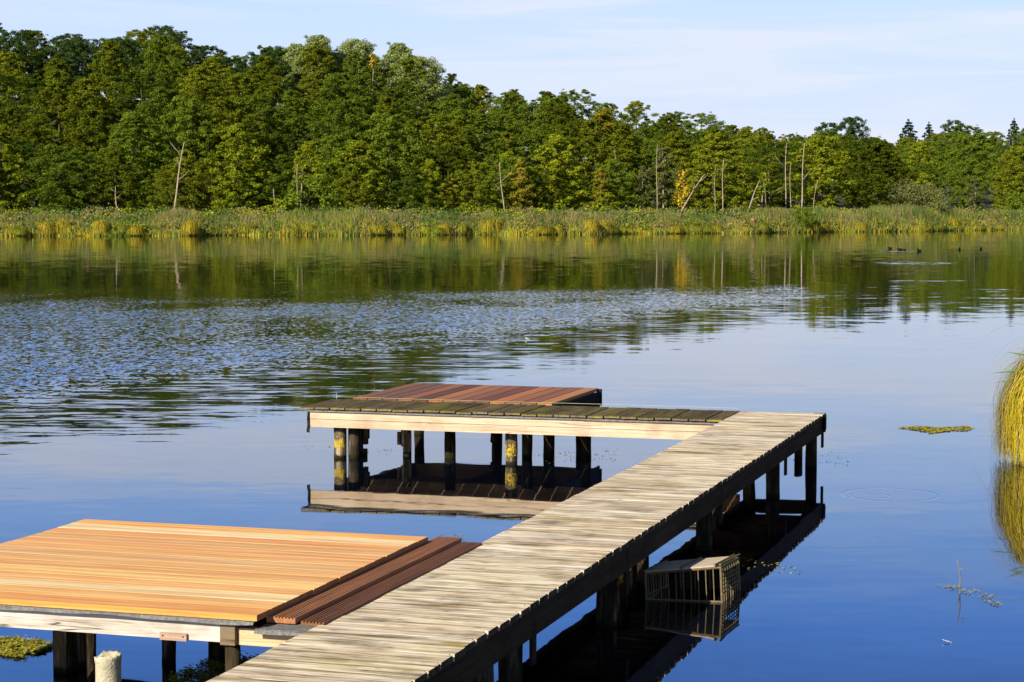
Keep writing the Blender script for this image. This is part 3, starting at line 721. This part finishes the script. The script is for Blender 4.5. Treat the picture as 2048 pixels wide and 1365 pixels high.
pr_round = lambda s: max(.12, math.sin(math.pi*min(1, .12+.84*s))**.6)
pr_egg = lambda s: max(.15, math.sin(math.pi*(s**.75*.88+.10))**.8)
pr_tall = lambda s: .55+.45*math.sin(math.pi*min(1, s*1.02))
pr_top = lambda s: .35+.75*math.sin(math.pi*min(1, .08+.80*s**1.2))
pr_cone = lambda s: max(.04, 1.0-s)
PROTO = {}
def make_proto(key, name, cmat, bmat, H, base, rad, ncl, nl, size, prof, flat=.5, tr=.13, lean=(0, 0), **kw):
    cm, C = crown_mesh(name+'_crown', cmat, H, base, rad, ncl, nl, size, prof, flat, **kw)
    tm = trunk_mesh(name+'_trunk', bmat, H, tr, C, 9, lean)
    PROTO[key] = (name, tm, cm, H, rad)
for k in range(3):
    make_proto(f'alder{k}', 'alder_tree', LF_OLIVE, BARK, 10+k, 1.8, 2.9+.2*k, 180, 130, 0.100, [pr_egg, pr_round, pr_round][k], .62, clr=(.26, .62))
    make_proto(f'green{k}', 'broadleaf_tree', LF_GREEN, BARK, 10.5+k, 1.6, 3.2-.2*k, 170, 130, 0.100, [pr_round, pr_top, pr_egg][k], .65, clr=(.26, .64))
make_proto('bright', 'broadleaf_tree', LF_BRIGHT, BARK, 9.5, 1.0, 2.7, 144, 137, 0.098, pr_egg, .65, clr=(.28, .64))
make_proto('bright1', 'broadleaf_tree', LF_BRIGHT, BARK, 9.0, .8, 2.3, 112, 126, 0.098, pr_tall, .65, clr=(.28, .64))
make_proto('oak', 'oak_tree', LF_DARK, BARK, 12, 2.5, 4.3, 160, 158, 0.109, pr_round, .65, clr=(.28, .64))
make_proto('oak1', 'oak_tree', LF_DARK, BARK, 11, 2.5, 3.4, 136, 158, 0.109, pr_top, .65, clr=(.28, .64))
make_proto('poplar', 'poplar_tree', LF_POPLAR, BARK, 12, 1.5, 3.3, 110, 357, 0.109, pr_egg, .75)
make_proto('poplar1', 'poplar_tree', LF_POPLAR, BARK, 12, 1.5, 3.6, 110, 357, 0.109, pr_round, .75)
make_proto('birch', 'birch_tree', LF_OLIVE, PBARK, 11, 2.6, 2.1, 42, 221, 0.098, pr_tall, .7, tr=.10, droop=.15)
make_proto('birch1', 'birch_tree', LF_WILLOW, PBARK, 10, 3.0, 1.8, 36, 204, 0.098, pr_egg, .7, tr=.09, droop=.1)
make_proto('rust', 'broadleaf_tree', LF_RUST, GBARK, 8.5, 1.5, 2.1, 36, 255, 0.101, pr_egg, .5, tr=.09)
make_proto('shrub', 'shrub', LF_GREEN, BARK, 3.6, .1, 2.2, 34, 187, 0.101, pr_round, .6, tr=.05)
make_proto('shrub1', 'shrub', LF_BRIGHT, BARK, 2.6, .1, 1.3, 24, 153, 0.094, pr_egg, .6, tr=.05)
# spruces: tiers of drooping sprays on a straight trunk
def spruce(key, H, rad):
    C = []; Rc = []
    for k in range(22):
        s = k/22; r = rad*(1-s)**.75
        for j in range(max(3, int(11*(1-s)))):
            a = j*2*math.pi/max(3, int(11*(1-s)))+k*1.3+rng.uniform(-.2, .2)
            for q in (.35, .75, 1.0):
                rr = r*q*rng.uniform(.8, 1.12); C.append((rr*math.cos(a), rr*math.sin(a), H*.08+H*.9*s-.28*rr)); Rc.append(.14*rad*(1.15-s)+.12)
    C.append((0, 0, H*.98)); Rc.append(.15)
    V_, F_ = leaf_cloud(np.array(C), np.array(Rc)*1.0, 26, .17, .7)
    PROTO[key] = ('spruce_tree', trunk_mesh('spruce_trunk', BARK, H, .14, None, top=1.0), np_mesh('spruce_crown', V_, F_, LF_NEEDLE, np.ones((len(V_), 3), np.float32)), H, rad)
spruce('spruce', 11, 3.9)

def plant_at(key, x, y, h, label, group=None, wide=1.0, rz=None, cat='tree', crown_mat=None, sink=0.15):
    name, tm, cm, H, rad = PROTO[key]
    s = h/H; e = empty(name, (x, y, float(ground(x, y))-sink), random.uniform(0, 6.28) if rz is None else rz, (s*wide, s*wide, s))
    tag(e, label, cat, group)
    link('trunk', tm, e); link('crown', cm, e)
    return e
def at_col(px, off):
    """ground point in photo column px, off metres behind the shore"""
    k = (px-1024)/F; y = 180.0
    for _ in range(30): y = float(shore(k*y))+off
    return k*y, y
SKP = [(-300, 30), (0, 48), (60, 52), (100, 62), (150, 68), (190, 72), (250, 66), (330, 58), (385, 72), (430, 100), (500, 108), (545, 98), (590, 92), (640, 78), (700, 84), (730, 100), (780, 95), (825, 100), (870, 135), (920, 152), (960, 162), (1010, 170), (1060, 184), (1120, 178), (1150, 180), (1175, 205), (1230, 205), (1290, 202), (1340, 220), (1390, 222), (1440, 240), (1500, 240), (1560, 262), (1620, 258), (1680, 258), (1740, 262), (1780, 275), (1850, 268), (1890, 252), (1920, 250), (1990, 265), (2048, 250), (2350, 245)]
def skyline(px): return float(np.interp(px, [a for a, b in SKP], [b for a, b in SKP]))
def h_for(px, ytop, x, y): return (CH+(420-ytop)/F*y)-float(ground(x, y))

# ---- the wooded slope, row by row from the shore to the ridge
NR = 8
zones = [(-999, 360, 'left of the leaning birch'), (360, 860, 'between leaning birch and ridge end'), (860, 1360, 'below the falling ridge line'), (1360, 1660, 'among the pale bare trunks'), (1660, 9999, 'right of the pale bare trunks')]
kindtxt = {'alder': 'olive-green alder', 'green': 'mid-green broadleaf tree', 'bright': 'bright yellow-green tree', 'oak': 'dark oak', 'birch': 'slender airy birch', 'rust': 'small yellowing tree'}
def zone(px):
    for a, b, s in zones:
        if a <= px < b: return s
for k in range(NR):
    tk = k/(NR-1)
    px = -130+(k % 2)*55+random.uniform(0, 25)
    while px < 2190:
        D = float(np.interp(px, GPX, GD)); off = 15+tk**1.05*(D-15)
        o2 = off+random.uniform(-2.5, 2.5); x, y = at_col(px, o2)
        ys = skyline(px)
        if k == NR-1:
            h = h_for(px, ys+random.uniform(0, 12)+(26 if 590 < px < 850 else 0), x, y); h = max(h, 5)
        else:
            h = random.uniform(6.8, 11.0) if k else random.uniform(5.6, 10.0)
            hmax = h_for(px, ys+14, x, y); h = min(h, hmax)
        r = random.random()
        if k == 0: key = random.choice(['alder0', 'alder1', 'green0', 'green1', 'bright', 'bright1', 'alder2']) if px < 1250 else random.choice(['birch', 'alder1', 'green1', 'bright1', 'birch1', 'alder0', 'bright'])
        elif k < 3 and px > 1000 and r < .22: key = random.choice(['birch', 'rust', 'bright', 'birch1'])
        elif k >= NR-2 and px < 560 and r < .55: key = random.choice(['oak', 'oak1'])
        elif r < .06 and k < NR-2: key = 'rust' if px > 1000 else 'green2'
        else: key = random.choice(['alder0', 'alder1', 'alder2', 'green0', 'green1', 'green2', 'green0', 'alder0'])
        kt = [v for q, v in kindtxt.items() if key.startswith(q)][0]
        pos = 'behind the reeds' if k == 0 else ('on the skyline' if k == NR-1 else 'inside the wood')
        lab = f'{kt} {pos}, {zone(px)}'
        wide = max(.8, min(1.35, (3.45 if px < 1500 else 3.9)/PROTO[key][4]/(h/PROTO[key][3])))*random.uniform(.85, 1.15)
        plant_at(key, x, y, h, lab, f'{kt}s {pos} {zone(px)}', wide)
        px += (.72 if k == NR-1 else 1.0)*random.uniform(88, 122)*(1.0 if px < 1500 else .95)*(185/y)**.35

# low bushes closing the ridge behind the last trunks
px = -120.0
while px < 2180:
    D = float(np.interp(px, GPX, GD)); x, y = at_col(px, D+3)
    plant_at('shrub', x, y, random.uniform(5.5, 7.5), 'dark bush filling the gaps low under the crowns on the ridge', 'bushes under the ridge trees', 1.0, cat='bush')
    px += 95
# ---- trees one can pick out
def special(key, px, ytop, off, label, wide=1.0, cat='tree'):
    x, y = at_col(px, off); return plant_at(key, x, y, h_for(px, ytop, x, y), label, None, wide, cat=cat)
special('bright', 478, 248, 12.5, 'large light olive tree in the front row with a tall rounded crown', 1.15)
special('poplar', 598, 92, 70, 'lowest pale green poplar at the left end of the poplar group', 1.3)
special('poplar1', 846, 118, 70, 'low pale green poplar at the right end of the poplar group', 1.2)
special('poplar', 640, 76, 70, 'tall pale green poplar on the ridge, left of its two neighbours', 1.35)
special('poplar1', 712, 84, 72, 'pale green poplar on the ridge beside the small orange tree', 1.2)
special('poplar', 798, 91, 71, 'pale green poplar on the ridge right of the small orange tree', 1.3)
special('oak', 330, 55, 84, 'broad dark oak forming the highest point of the ridge', 1.0)
special('oak1', 548, 96, 84, 'small dark oak on the skyline left of the pale poplars', .7)
special('oak', 1700, 236, 150, 'broad dark oak on the right skyline left of the spruces', 1.05)
special('oak1', 1655, 247, 148, 'lower dark oak adjoining the broad oak on the right skyline', .9)
special('oak1', 1904, 242, 150, 'dark rounded tree on the skyline between the pointed spruces', .8)
special('spruce', 1813, 238, 158, 'widest dark pointed spruce on the right skyline', 1.15)
special('spruce', 1854, 243, 158, 'narrow dark pointed spruce just right of the widest spruce', .85)
special('spruce', 2023, 236, 160, 'dark pointed spruce top near the right end of the skyline', .85)
special('shrub', 1606, 414, .8, 'dark green round bush growing at the water edge', .80, 'bush')
special('shrub1', 560, 398, 9, 'small bright green bush at the foot of the wood beside a pale stem', 1.2, 'bush')
special('shrub1', 930, 405, 9, 'low leafy bush behind the reeds under the yellowing trees', 1.3, 'bush')
special('shrub1', 1215, 385, 10, 'light green bush in front of the wood left of the yellow tree', 1.3, 'bush')
special('shrub', 620, 352, 11, 'rounded dark shrub standing behind the reeds right of the large olive tree', 1.1, 'bush')
# low yellowing trees of the middle bank
for i, (px, yt, key) in enumerate([(700, 330, 'alder0'), (860, 318, 'bright'), (905, 350, 'rust'), (960, 322, 'bright1'), (1040, 315, 'rust'), (1105, 335, 'alder1'), (1200, 335, 'rust'), (1285, 330, 'birch1')]):
    special(key, px, yt, 11.5+(i % 3), ['low olive tree at the reeds below the poplars', 'low yellow-green tree at the reeds in mid shore', 'small yellowing tree just right of mid-shore bright tree', 'slim bright tree left of the bare leaning stem', 'yellowing tree right behind the bare leaning stem', 'low olive tree right of the bare leaning stem', 'yellow-tinged tree half way to the yellow birch', 'airy grey-green birch left of the yellow birch'][i])
# willow thicket
mk, C = crown_mesh('willow_crown', LF_WILLOW, 4.6, .1, 5.2, 70, 150, .12, lambda s: math.sqrt(max(.05, 1-s*s*.9)), .55)
tmw = trunk_mesh('willow_trunk', BARK, 3.5, .12, C, 14); PROTO['willow'] = ('willow_bush', tmw, mk, 4.6, 5.2)
special('willow', 1830, 372, 11, 'wide domed grey-green willow thicket behind the reeds at right', .95, 'bush')
special('shrub1', 1870, 400, 7, 'small bright bush in front of the willow thicket', .9, 'bush')
special('shrub', 2040, 385, 11, 'mid-green shrub behind the reeds at the right edge', .9, 'bush')
# yellow birch: two leaf masses on a thin stem
def yellow(px, ytop, off, label, parts, mat, bark, lean):
    x, y = at_col(px, off); g0 = float(ground(x, y)); H = h_for(px, ytop, x, y)
    C = np.array([(a, b, H*c) for a, b, c, r in parts]); Rr = np.array([r for *_, r in parts])
    V_, F_ = leaf_cloud(C, Rr, 60, .15, .9)
    e = empty('birch_tree', (x, y, g0)); tag(e, label, 'tree')
    link('crown', np_mesh('crown', V_, F_, mat, np.ones((len(V_), 3), np.float32)), e)
    link('trunk', trunk_mesh('trunk', bark, H, .08, C, 6, lean), e)
yellow(1365, 338, 9, 'small birch with golden yellow leaves above the leaning dead tree', [(0, 0, .92, .55), (.2, .1, .82, .7), (-.2, 0, .74, .65), (.3, 0, .66, .6), (-.5, .1, .58, .5), (-.3, 0, .5, .6), (.15, -.1, .6, .45), (-.1, 0, .42, .4)], LF_YELLOW, GBARK, (0, 0))
yellow(1522, 350, 11, 'thin birch with a few yellow-green leaf tufts above a leaning stem', [(0, 0, .95, .5), (.3, 0, .85, .6), (-.3, 0, .76, .5), (.1, 0, .68, .6), (-.5, 0, .58, .4)], LF_BRIGHT, GBARK, (.02, 0))
yellow(747, 110, 66, 'small orange-yellow tree glowing on the ridge among pale poplars', [(0, 0, .97, .35), (0, 0, .93, .4), (.1, 0, .89, .35), (-.1, 0, .85, .3)], LF_YELLOW, GBARK, (0, 0))
yellow(604, 322, 11, 'thin pale birch with a small yellow top left of the dark shrub', [(0, 0, .96, .45), (.4, 0, .92, .4), (-.3, 0, .86, .35)], LF_BRIGHT, GBARK, (0, 0))
# bare and dead trunks
def dead(px0, y0, px1, y1, off, r, label, mat=PBARK, branches=3):
    """bare stem from its visible foot (px0,y0) to its top (px1,y1)"""
    x, y = at_col(px0, off); g0 = float(ground(x, y)); H = h_for(px1, y1, x, y); dx = (px1-px0)/F*y
    hf = max(0.0, h_for(px0, y0, x, y))/H
    e = empty('dead_tree', (x, y, g0)); tag(e, label, 'dead tree')
    mb = MB(); pts = [(0, 0, -.3)]; rd = [r]
    for i in range(1, 8):
        s = i/7; pts.append((dx*max(0, (s-hf*.6))/(1-hf*.6)+math.sin(s*6)*.08, 0, H*s)); rd.append(r*(1-.72*s))
    rd = [q*.8 for q in rd]; mb.tube(pts, rd, 7); mb.build('trunk', mat, e, None, True)
    for b in range(branches):
        i = random.choice([4, 5, 6]); p0 = pts[i]; a = random.uniform(-1, 1); L = H*random.uniform(.09, .2)
        mb = MB(); mb.tube([p0, (p0[0]+a*L*.5, random.uniform(-.2, .2), p0[2]+L*.35), (p0[0]+a*L, random.uniform(-.3, .3), p0[2]+L*.8)], [r*.3, r*.2, r*.08], 5); mb.build('branch', mat, e, None, True)
dead(346, 412, 372, 285, 10, .15, 'pale birch stem leaning right and curving up in front of the dark left wood')
dead(236, 420, 234, 372, 10, .11, 'short straight grey stem at the foot of the left wood', GBARK, 2)
dead(556, 418, 549, 378, 9, .10, 'short bright pale stem just right of the large olive tree', PBARK, 0)
dead(596, 415, 597, 330, 10, .08, 'thin pale upright stem left of the dark shrub', GBARK, 2)
dead(1009, 430, 1000, 325, 9.5, .10, 'tall thin pinkish bare stem leaning left in mid shore', PBARK, 2)
dead(1093, 378, 1090, 338, 14, .09, 'short bare reddish stem just right of the leaning mid-shore stem', GBARK, 1)
dead(1250, 375, 1228, 300, 14, .08, 'slanting thin grey stem inside the wood left of the yellow birch', GBARK, 1)
dead(1312, 420, 1314, 290, 10, .08, 'tall thin bare stem left of the yellow birch', GBARK, 1)
dead(1347, 432, 1408, 350, 8.5, .15, 'forked dead tree leaning right under the yellow birch', GBARK, 9)
dead(1443, 412, 1446, 320, 10, .10, 'upright pale bare birch stem right of the forked dead tree', PBARK, 1)
dead(1428, 420, 1430, 330, 10.5, .07, 'thin grey stem close beside the upright pale birch stem', GBARK, 1)
dead(1488, 428, 1518, 362, 9, .13, 'short thick white birch stem leaning right under yellow-green tufts', PBARK, 2)
dead(1530, 418, 1530, 345, 10.5, .06, 'very thin grey stem right of the short thick leaning birch', GBARK, 0)
dead(1569, 400, 1571, 288, 12, .11, 'tall bare white stem left of the tallest bare trunk', PBARK, 2)
dead(1579, 400, 1580, 325, 12, .09, 'shorter pale stem between the two tall bare white trunks', GBARK, 0)
dead(1600, 420, 1607, 288, 10, .13, 'tallest bare white trunk rising above the dark green bush', PBARK, 2)
dead(1622, 412, 1634, 362, 10, .08, 'thin green-grey stem leaning right beside the tallest bare trunk', GBARK, 1)
dead(132, 262, 133, 205, 48, .12, 'bare pale stem high on the left slope', GBARK, 1)
dead(44, 262, 43, 205, 50, .10, 'bare stem high on the slope near the left edge', GBARK, 1)
dead(188, 268, 190, 236, 44, .10, 'short bent bare stem on the left slope', GBARK, 1)
# pale rotten stump standing at the water edge
x, y = at_col(1504, -.2); mb = MB(); m_ = post_mb(0, 0, .20, 1.45, 0, 1, lean=(-.12, 0), jag=.35, bottom=-.6, seg=10)
m_.v = [(v[0]*(1.25-.3*v[2]), v[1], v[2]) for v in m_.v]
STUMP = simple('rotten_wood', (0.30, 0.17, 0.08), .9, .4, 4, .6)
tag(m_.build('tree_stump', STUMP, None, (x, y, 0), True), 'pale brown rotten stump standing at the far water edge', 'stump')

# ------------------------------------------------------------------ reeds on the far bank
def blades(P_, h, w, lean, cols, nseg=2, curve=.3, topcol=None, facing=True):
    n = len(P_); V_ = []; C_ = []
    az = rng.uniform(0, 2*math.pi, n); ld = np.stack([np.cos(az), np.sin(az)], 1)*lean[:, None]
    wd = rng.uniform(-.6, .6, n); wx = np.stack([np.cos(wd), np.sin(wd)], 1)*w[:, None]
    for k in range(nseg+1):
        s = k/nseg; c = P_.copy(); c[:, :2] += ld*(s**2)[..., None] if False else ld*s**2; c[:, 2] += h*(s-curve*s**3*np.clip(lean/np.maximum(h, .1), 0, 1))
        ww = wx*(1-s*.85)
        V_.append(np.concatenate([c[:, :2]-ww, c[:, 2:]], 1)); V_.append(np.concatenate([c[:, :2]+ww, c[:, 2:]], 1))
        cc = cols if topcol is None else cols*(1-s)+topcol*s
        C_ += [cc, cc]
    m = 2*(nseg+1); V_ = np.stack(V_, 1).reshape(-1, 3); C_ = np.stack(C_, 1).reshape(-1, 3)
    b = np.arange(n)[:, None]*m; F_ = np.concatenate([b+np.array([2*k, 2*k+1, 2*k+3, 2*k+2]) for k in range(nseg)])
    return V_, F_, C_
GRASS = foliage('reed_blades', (0.75, 0.75, 0.75), (1.15, 1.15, 1.15), .25, 0)
def wob(a, f, ph): return .5+.5*np.sin(a*f+ph+1.7*np.sin(a*f*.43+ph*2))
N = 115000
x = rng.uniform(-62, 78, N); cx_ = rng.uniform(-62, 78, 900); x[:75000] = cx_[rng.integers(0, 900, 75000)]+rng.normal(size=75000)*.35; off = rng.random(N)**1.25*13.5
y = shore(x)+off-.2-1.2*np.sin(x*.35)-.6*np.sin(x*.9+1)
off = off+.0
front = np.clip(off/3.2, 0, 1)
h = (.62+1.24*front)*(.8+.3*wob(x, .8, 1)*wob(y, .9, 2)+.12*rng.random(N))*1.0
h *= 1+.22*wob(x, .23, 0)-.1*wob(x, 1.3, 3)-.40*wob(x*1.7+y, 1.9, 1)*wob(x, 2.3, 4)
pal = np.array([(.18, .22, .035), (.12, .19, .03), (.06, .11, .025), (.26, .26, .045), (.12, .18, .05)])
gold = np.array([(.52, .42, .03), (.42, .42, .03), (.26, .35, .03), (.50, .34, .04)])
sel = np.clip((wob(x, .5, 3)*.5+wob(y*1.3+x*.3, .6, 0)*.3+rng.random(N)*.5)*4, 0, 4).astype(int)
c = pal[sel]
gsel = np.clip((wob(x, .9, 5)*.6+rng.random(N)*.6)*3.4, 0, 3).astype(int)
isg = (rng.random(N) < (.95*(1-np.clip(off/2.6, 0, 1)))*(.35+.65*wob(x, 1.1, 2)))
c = np.where(isg[:, None], gold[gsel], c)
top = np.where((rng.random(N) < .10+.3*wob(x, .7, 4))[:, None], np.array([.36, .25, .15]), c*1.1)
z = ground(x, y); z = np.maximum(z, -.05)
V1, F1, C1 = blades(np.stack([x, y, z], 1), h, rng.uniform(.028, .05, N), rng.uniform(.05, .55, N), c, 2, .4, top)
# leafy herbs and young shoots poking out of the reeds
m = 4600; hx = rng.uniform(-60, 78, m); ho = rng.random(m)*8; hy = shore(hx)+ho+.4-1.2*np.sin(hx*.35)-.6*np.sin(hx*.9+1); hz = np.maximum(ground(hx, hy), 0)+np.clip(.3+ho*.25, 0, 1.6)*rng.uniform(.5, 1.15, m)
V2, F2 = leaf_cloud(np.stack([hx, hy, hz], 1), rng.uniform(.3, .85, m), 45, .10, .9)
hc = np.array([(.05, .09, .03), (.10, .16, .03), (.24, .28, .03), (.26, .23, .08), (.10, .17, .04), (.42, .38, .03), (.17, .21, .05), (.34, .26, .13)])[np.clip((wob(hx, .9, 2)*.45+rng.random(m)*.6)*8, 0, 7).astype(int)]
hc[:, 1] *= 1.12
C2 = np.repeat(hc, 45*4, 0)
V_ = np.concatenate([V1, V2]); F_ = np.concatenate([F1, F2+len(V1)]); C_ = np.concatenate([C1, C2]).astype(np.float32)
tag(link('reed_bed', np_mesh('reed_bed', V_, F_, GRASS, C_)), 'belt of reeds and sedges with brown plumes along the far bank', 'reeds', kind='stuff')

# ---- golden sedge tussocks on the far water edge
def tussock_mesh(name, n, hgt, rad, w, pal, cr=.25, drop=.9, seg=5, core=.5):
    az = rng.uniform(0, 2*math.pi, n); r0 = rng.random(n)**.5*cr*rad; L = rng.uniform(.6, 1.08, n); z0 = rng.random(n)*core*hgt
    pk = hgt*rng.uniform(.7, 1.05, n); ro = rad*L
    V_ = []; C_ = []; cc = pal[rng.integers(0, len(pal), n)]
    aj = az+rng.normal(size=n)*.15
    for k in range(seg+1):
        s = k/seg
        r = r0+(ro-r0)*(s**1.1)*(1-.12*s*s); zz = z0*(1-s)+pk*(4*s*(1-s))**.8*(.95-.45*s)+hgt*(1-drop)*s*rng.uniform(.2, 1, n)
        a = az+(aj-az)*s; c = np.stack([r*np.cos(a), r*np.sin(a), np.maximum(zz, -.02)], 1)
        tx = np.stack([-np.sin(a), np.cos(a), np.zeros(n)], 1)*(w*(1-.8*s)*rng.uniform(.8, 1.2, n))[:, None]
        V_ += [c-tx, c+tx]; C_ += [cc*(.85+.2*s)]*2
    m = 2*(seg+1); V_ = np.stack(V_, 1).reshape(-1, 3); C_ = np.stack(C_, 1).reshape(-1, 3).astype(np.float32)
    b = np.arange(n)[:, None]*m; F_ = np.concatenate([b+np.array([2*k, 2*k+1, 2*k+3, 2*k+2]) for k in range(seg)])
    return np_mesh(name, V_, F_, GRASS, C_)
goldp = np.array([(.50, .41, .03), (.40, .37, .03), (.28, .31, .03), (.50, .34, .04)]); limep = np.array([(.22, .27, .03), (.32, .32, .03), (.16, .22, .03)])
TM = [tussock_mesh('tussock_gold', 230, 1.15, 1.0, .026, goldp, .45, .75), tussock_mesh('tussock_lime', 230, 1.0, .9, .026, limep, .5, .6), tussock_mesh('tussock_mixed', 230, 1.2, .9, .026, np.concatenate([goldp, limep]), .6, .5)]
tl = ['golden', 'lime-green', 'yellow-green']
zz_ = [(-999, 560, 'below the left wood'), (560, 1040, 'below the poplar ridge'), (1040, 1480, 'left of the rotten stump'), (1480, 1640, 'between the stump and the dark bush'), (1640, 9999, 'right of the dark bush')]
px = -60.0
while px < 2110:
    i = random.choice([0, 1, 2, 0] if px > 1000 else [1, 2, 0])
    x, y = at_col(px, 0); y += random.uniform(.1, .9)-1.2*math.sin(x*.35)-.6*math.sin(x*.9+1); s = random.uniform(.45, 1.1); s2 = s*random.uniform(.55, 1.1)
    zt = [q for a, b, q in zz_ if a <= px < b][0]
    if not (1585 < px < 1630 or 1493 < px < 1515):
        o = link('sedge_tussock', TM[i], None, (x, y, 0)); o.scale = (s*random.uniform(.9, 1.4), s, s2); o.rotation_euler.z = random.uniform(0, 6)
        tag(o, f'{tl[i]} sedge tussock at the far water edge {zt}', 'sedge', f'{tl[i]} tussocks {zt}')
    px += random.choice([10, 16, 24, 40, 64])*random.uniform(.8, 1.3)
x, y = at_col(385, -.1); y -= 1.2*math.sin(x*.35)+.6*math.sin(x*.9+1); o = link('sedge_tussock', TM[0], None, (x, y, 0)); o.scale = (1.05,)*3; tag(o, 'large golden fountain-shaped sedge tussock at the far edge near the leaning birch', 'sedge')

# ---- big tussock at the right edge of the picture
X_, Y_ = gp(2122, 925)
bt = empty('sedge_tussock', (X_, Y_, 0)); tag(bt, 'big yellow drooping sedge tussock in the water at the right edge', 'sedge')
SED = foliage('sedge_blades', (0.8, 0.8, 0.8), (1.15, 1.15, 1.15), .3, 0)
yel = np.array([(.72, .54, .02), (.58, .48, .02), (.34, .36, .02), (.62, .38, .04), (.66, .58, .10), (.25, .16, .06), (.72, .6, .3)])
n = 8000; az = rng.uniform(0, 2*math.pi, n); r0 = rng.random(n)**.5*.20; z0 = rng.uniform(.35, .85, n)
V_ = []; C_ = []; cc = yel[rng.choice(7, n, p=[.24, .22, .16, .14, .14, .05, .05])]; seg = 9; pk = rng.uniform(.15, .30, n); ro = rng.uniform(.28, .555, n)*(1+.1*np.sin(az*3)); zend = rng.uniform(-.02, .5, n)**1.0
zend = np.where(rng.random(n) < .6, rng.uniform(-.02, .12, n), zend); aj = az+rng.normal(size=n)*.12; wob_ = rng.normal(size=n)*.022
for k in range(seg+1):
    s = k/seg; r = r0+(ro-r0)*np.sin(min(1, s*1.25)*math.pi/2); zz = z0+pk*np.sin(min(1, s*2.2)*math.pi*.5)*(1-s)-(z0-zend)*np.clip((s-.18)/.82, 0, 1)**1.25
    a = az+(aj-az)*s; c = np.stack([(r+wob_*math.sin(s*7))*np.cos(a), (r+wob_*math.sin(s*7))*np.sin(a), zz], 1)
    tx = np.stack([-np.sin(a), np.cos(a), np.zeros(n)], 1)*(.0036*(1-.6*s))
    V_ += [c-tx, c+tx]; C_ += [cc]*2
m = 2*(seg+1); V_ = np.stack(V_, 1).reshape(-1, 3); C_ = np.stack(C_, 1).reshape(-1, 3).astype(np.float32)
b = np.arange(n)[:, None]*m; F_ = np.concatenate([b+np.array([2*k, 2*k+1, 2*k+3, 2*k+2]) for k in range(seg)])
link('blades', np_mesh('blades', V_, F_, SED, C_), bt)
mb = MB(); mb.tube([(0, 0, -.5), (0, 0, .2), (.01, 0, .6), (0, 0, .85)], [.34, .30, .22, .06], 14, (.16, .13, .03), wob=.08)
mb.build('root_mass', SED, bt, None, True)
mb = MB(); stc = [(.42, .36, .18), (.55, .46, .32), (.34, .34, .12)]
def arc(a0, reach, top, end, y=0.0, r=.0016, col=stc[0], st=(-.05, 0, .75)):
    pts = []
    for k in range(9):
        s = k/8; pts.append((st[0]-reach*s, y+.15*a0*s, st[2]*(1-s)+end*s+top*4*s*(1-s)))
    mb.tube(pts, [r*(1-.6*k/8) for k in range(9)], 5, col)
arc(0, .82, .30, .93, r=.002, col=stc[2], st=(0, 0, .9)); arc(.2, .62, .22, .62, col=stc[0], st=(0, 0, .9)); arc(-.3, .80, .18, .05, col=stc[1], st=(0, 0, .55)); arc(.5, .76, .20, .03, col=stc[2], st=(0, 0, .6))
for k in range(90):
    a = random.uniform(-1, 1); arc(a*1.6, random.uniform(.38, .68), random.uniform(.12, .28), random.uniform(.15, .85), y=random.uniform(-.15, .2), r=.0013, col=random.choice(stc), st=(0, 0, random.uniform(.6, .95)))
mb.build('seed_stalks', SED, bt)
mb = MB()
for (z0, L, dy, up) in [(.80, .62, 0, .03), (.76, .58, .05, -.02), (.84, .50, -.05, .18)]:
    vs = []; fs = []
    for k in range(9):
        s = k/8; w = .016*math.sin(math.pi*(.25+.75*s))**.8*(1-s*.55)+.0005; xx = -L*s; z_ = z0+up*s-.05*s*s
        vs += [(xx, dy, z_-w), (xx, dy-.004, z_), (xx, dy, z_+w)]
    for k in range(8):
        for j in range(2): fs.append((k*3+j, k*3+j+1, k*3+3+j+1, k*3+3+j))
    mb.add(vs, fs, (.13, .30, .04))
mb.build('reed_leaf', SED, bt)

# ------------------------------------------------------------------ coots
BLK = simple('black_plumage', (0.012, 0.012, 0.014), .6, .2, 30, 0)
WHT = simple('white_bill', (0.75, 0.72, 0.68), .5, .05, 30, 0)
def coot(px, py, rz, s, label):
    X_, Y_ = gp(px, py); e = empty('coot', (X_, Y_, 0), rz, s*.72); tag(e, label, 'water bird', 'coots swimming far out on the lake')
    mb = MB()
    mb.tube([(-.20, 0, .075), (-.17, 0, .07), (-.10, 0, .055), (0, 0, .045), (.09, 0, .055), (.135, 0, .09), (.15, 0, .13), (.158, 0, .165), (.175, 0, .19), (.20, 0, .19), (.215, 0, .182)],
            [.008, .035, .07, .085, .075, .05, .034, .030, .034, .026, .010], 12)
    mb.build('body', BLK, e, None, True)
    mb = MB(); mb.tube([(.205, 0, .198), (.218, 0, .186), (.25, 0, .172)], [.010, .012, .003], 8); mb.build('bill', WHT, e, None, True)
coot(1780, 498, 2.6, 1.0, 'hindmost small coot in the group at the left end of the birds')
coot(1800, 501, 3.0, 1.15, 'black coot swimming left in the middle of the bird group')
coot(1809, 501, .4, .7, 'smallest coot close behind the middle coot')
coot(1838, 503, 1.9, 1.25, 'black coot swimming away right of the bird group')
coot(1919, 500, 1.3, 1.1, 'coot swimming alone further right, left one of the two far apart')
coot(1962, 499, -1.7, 1.15, 'rightmost black coot on the lake')
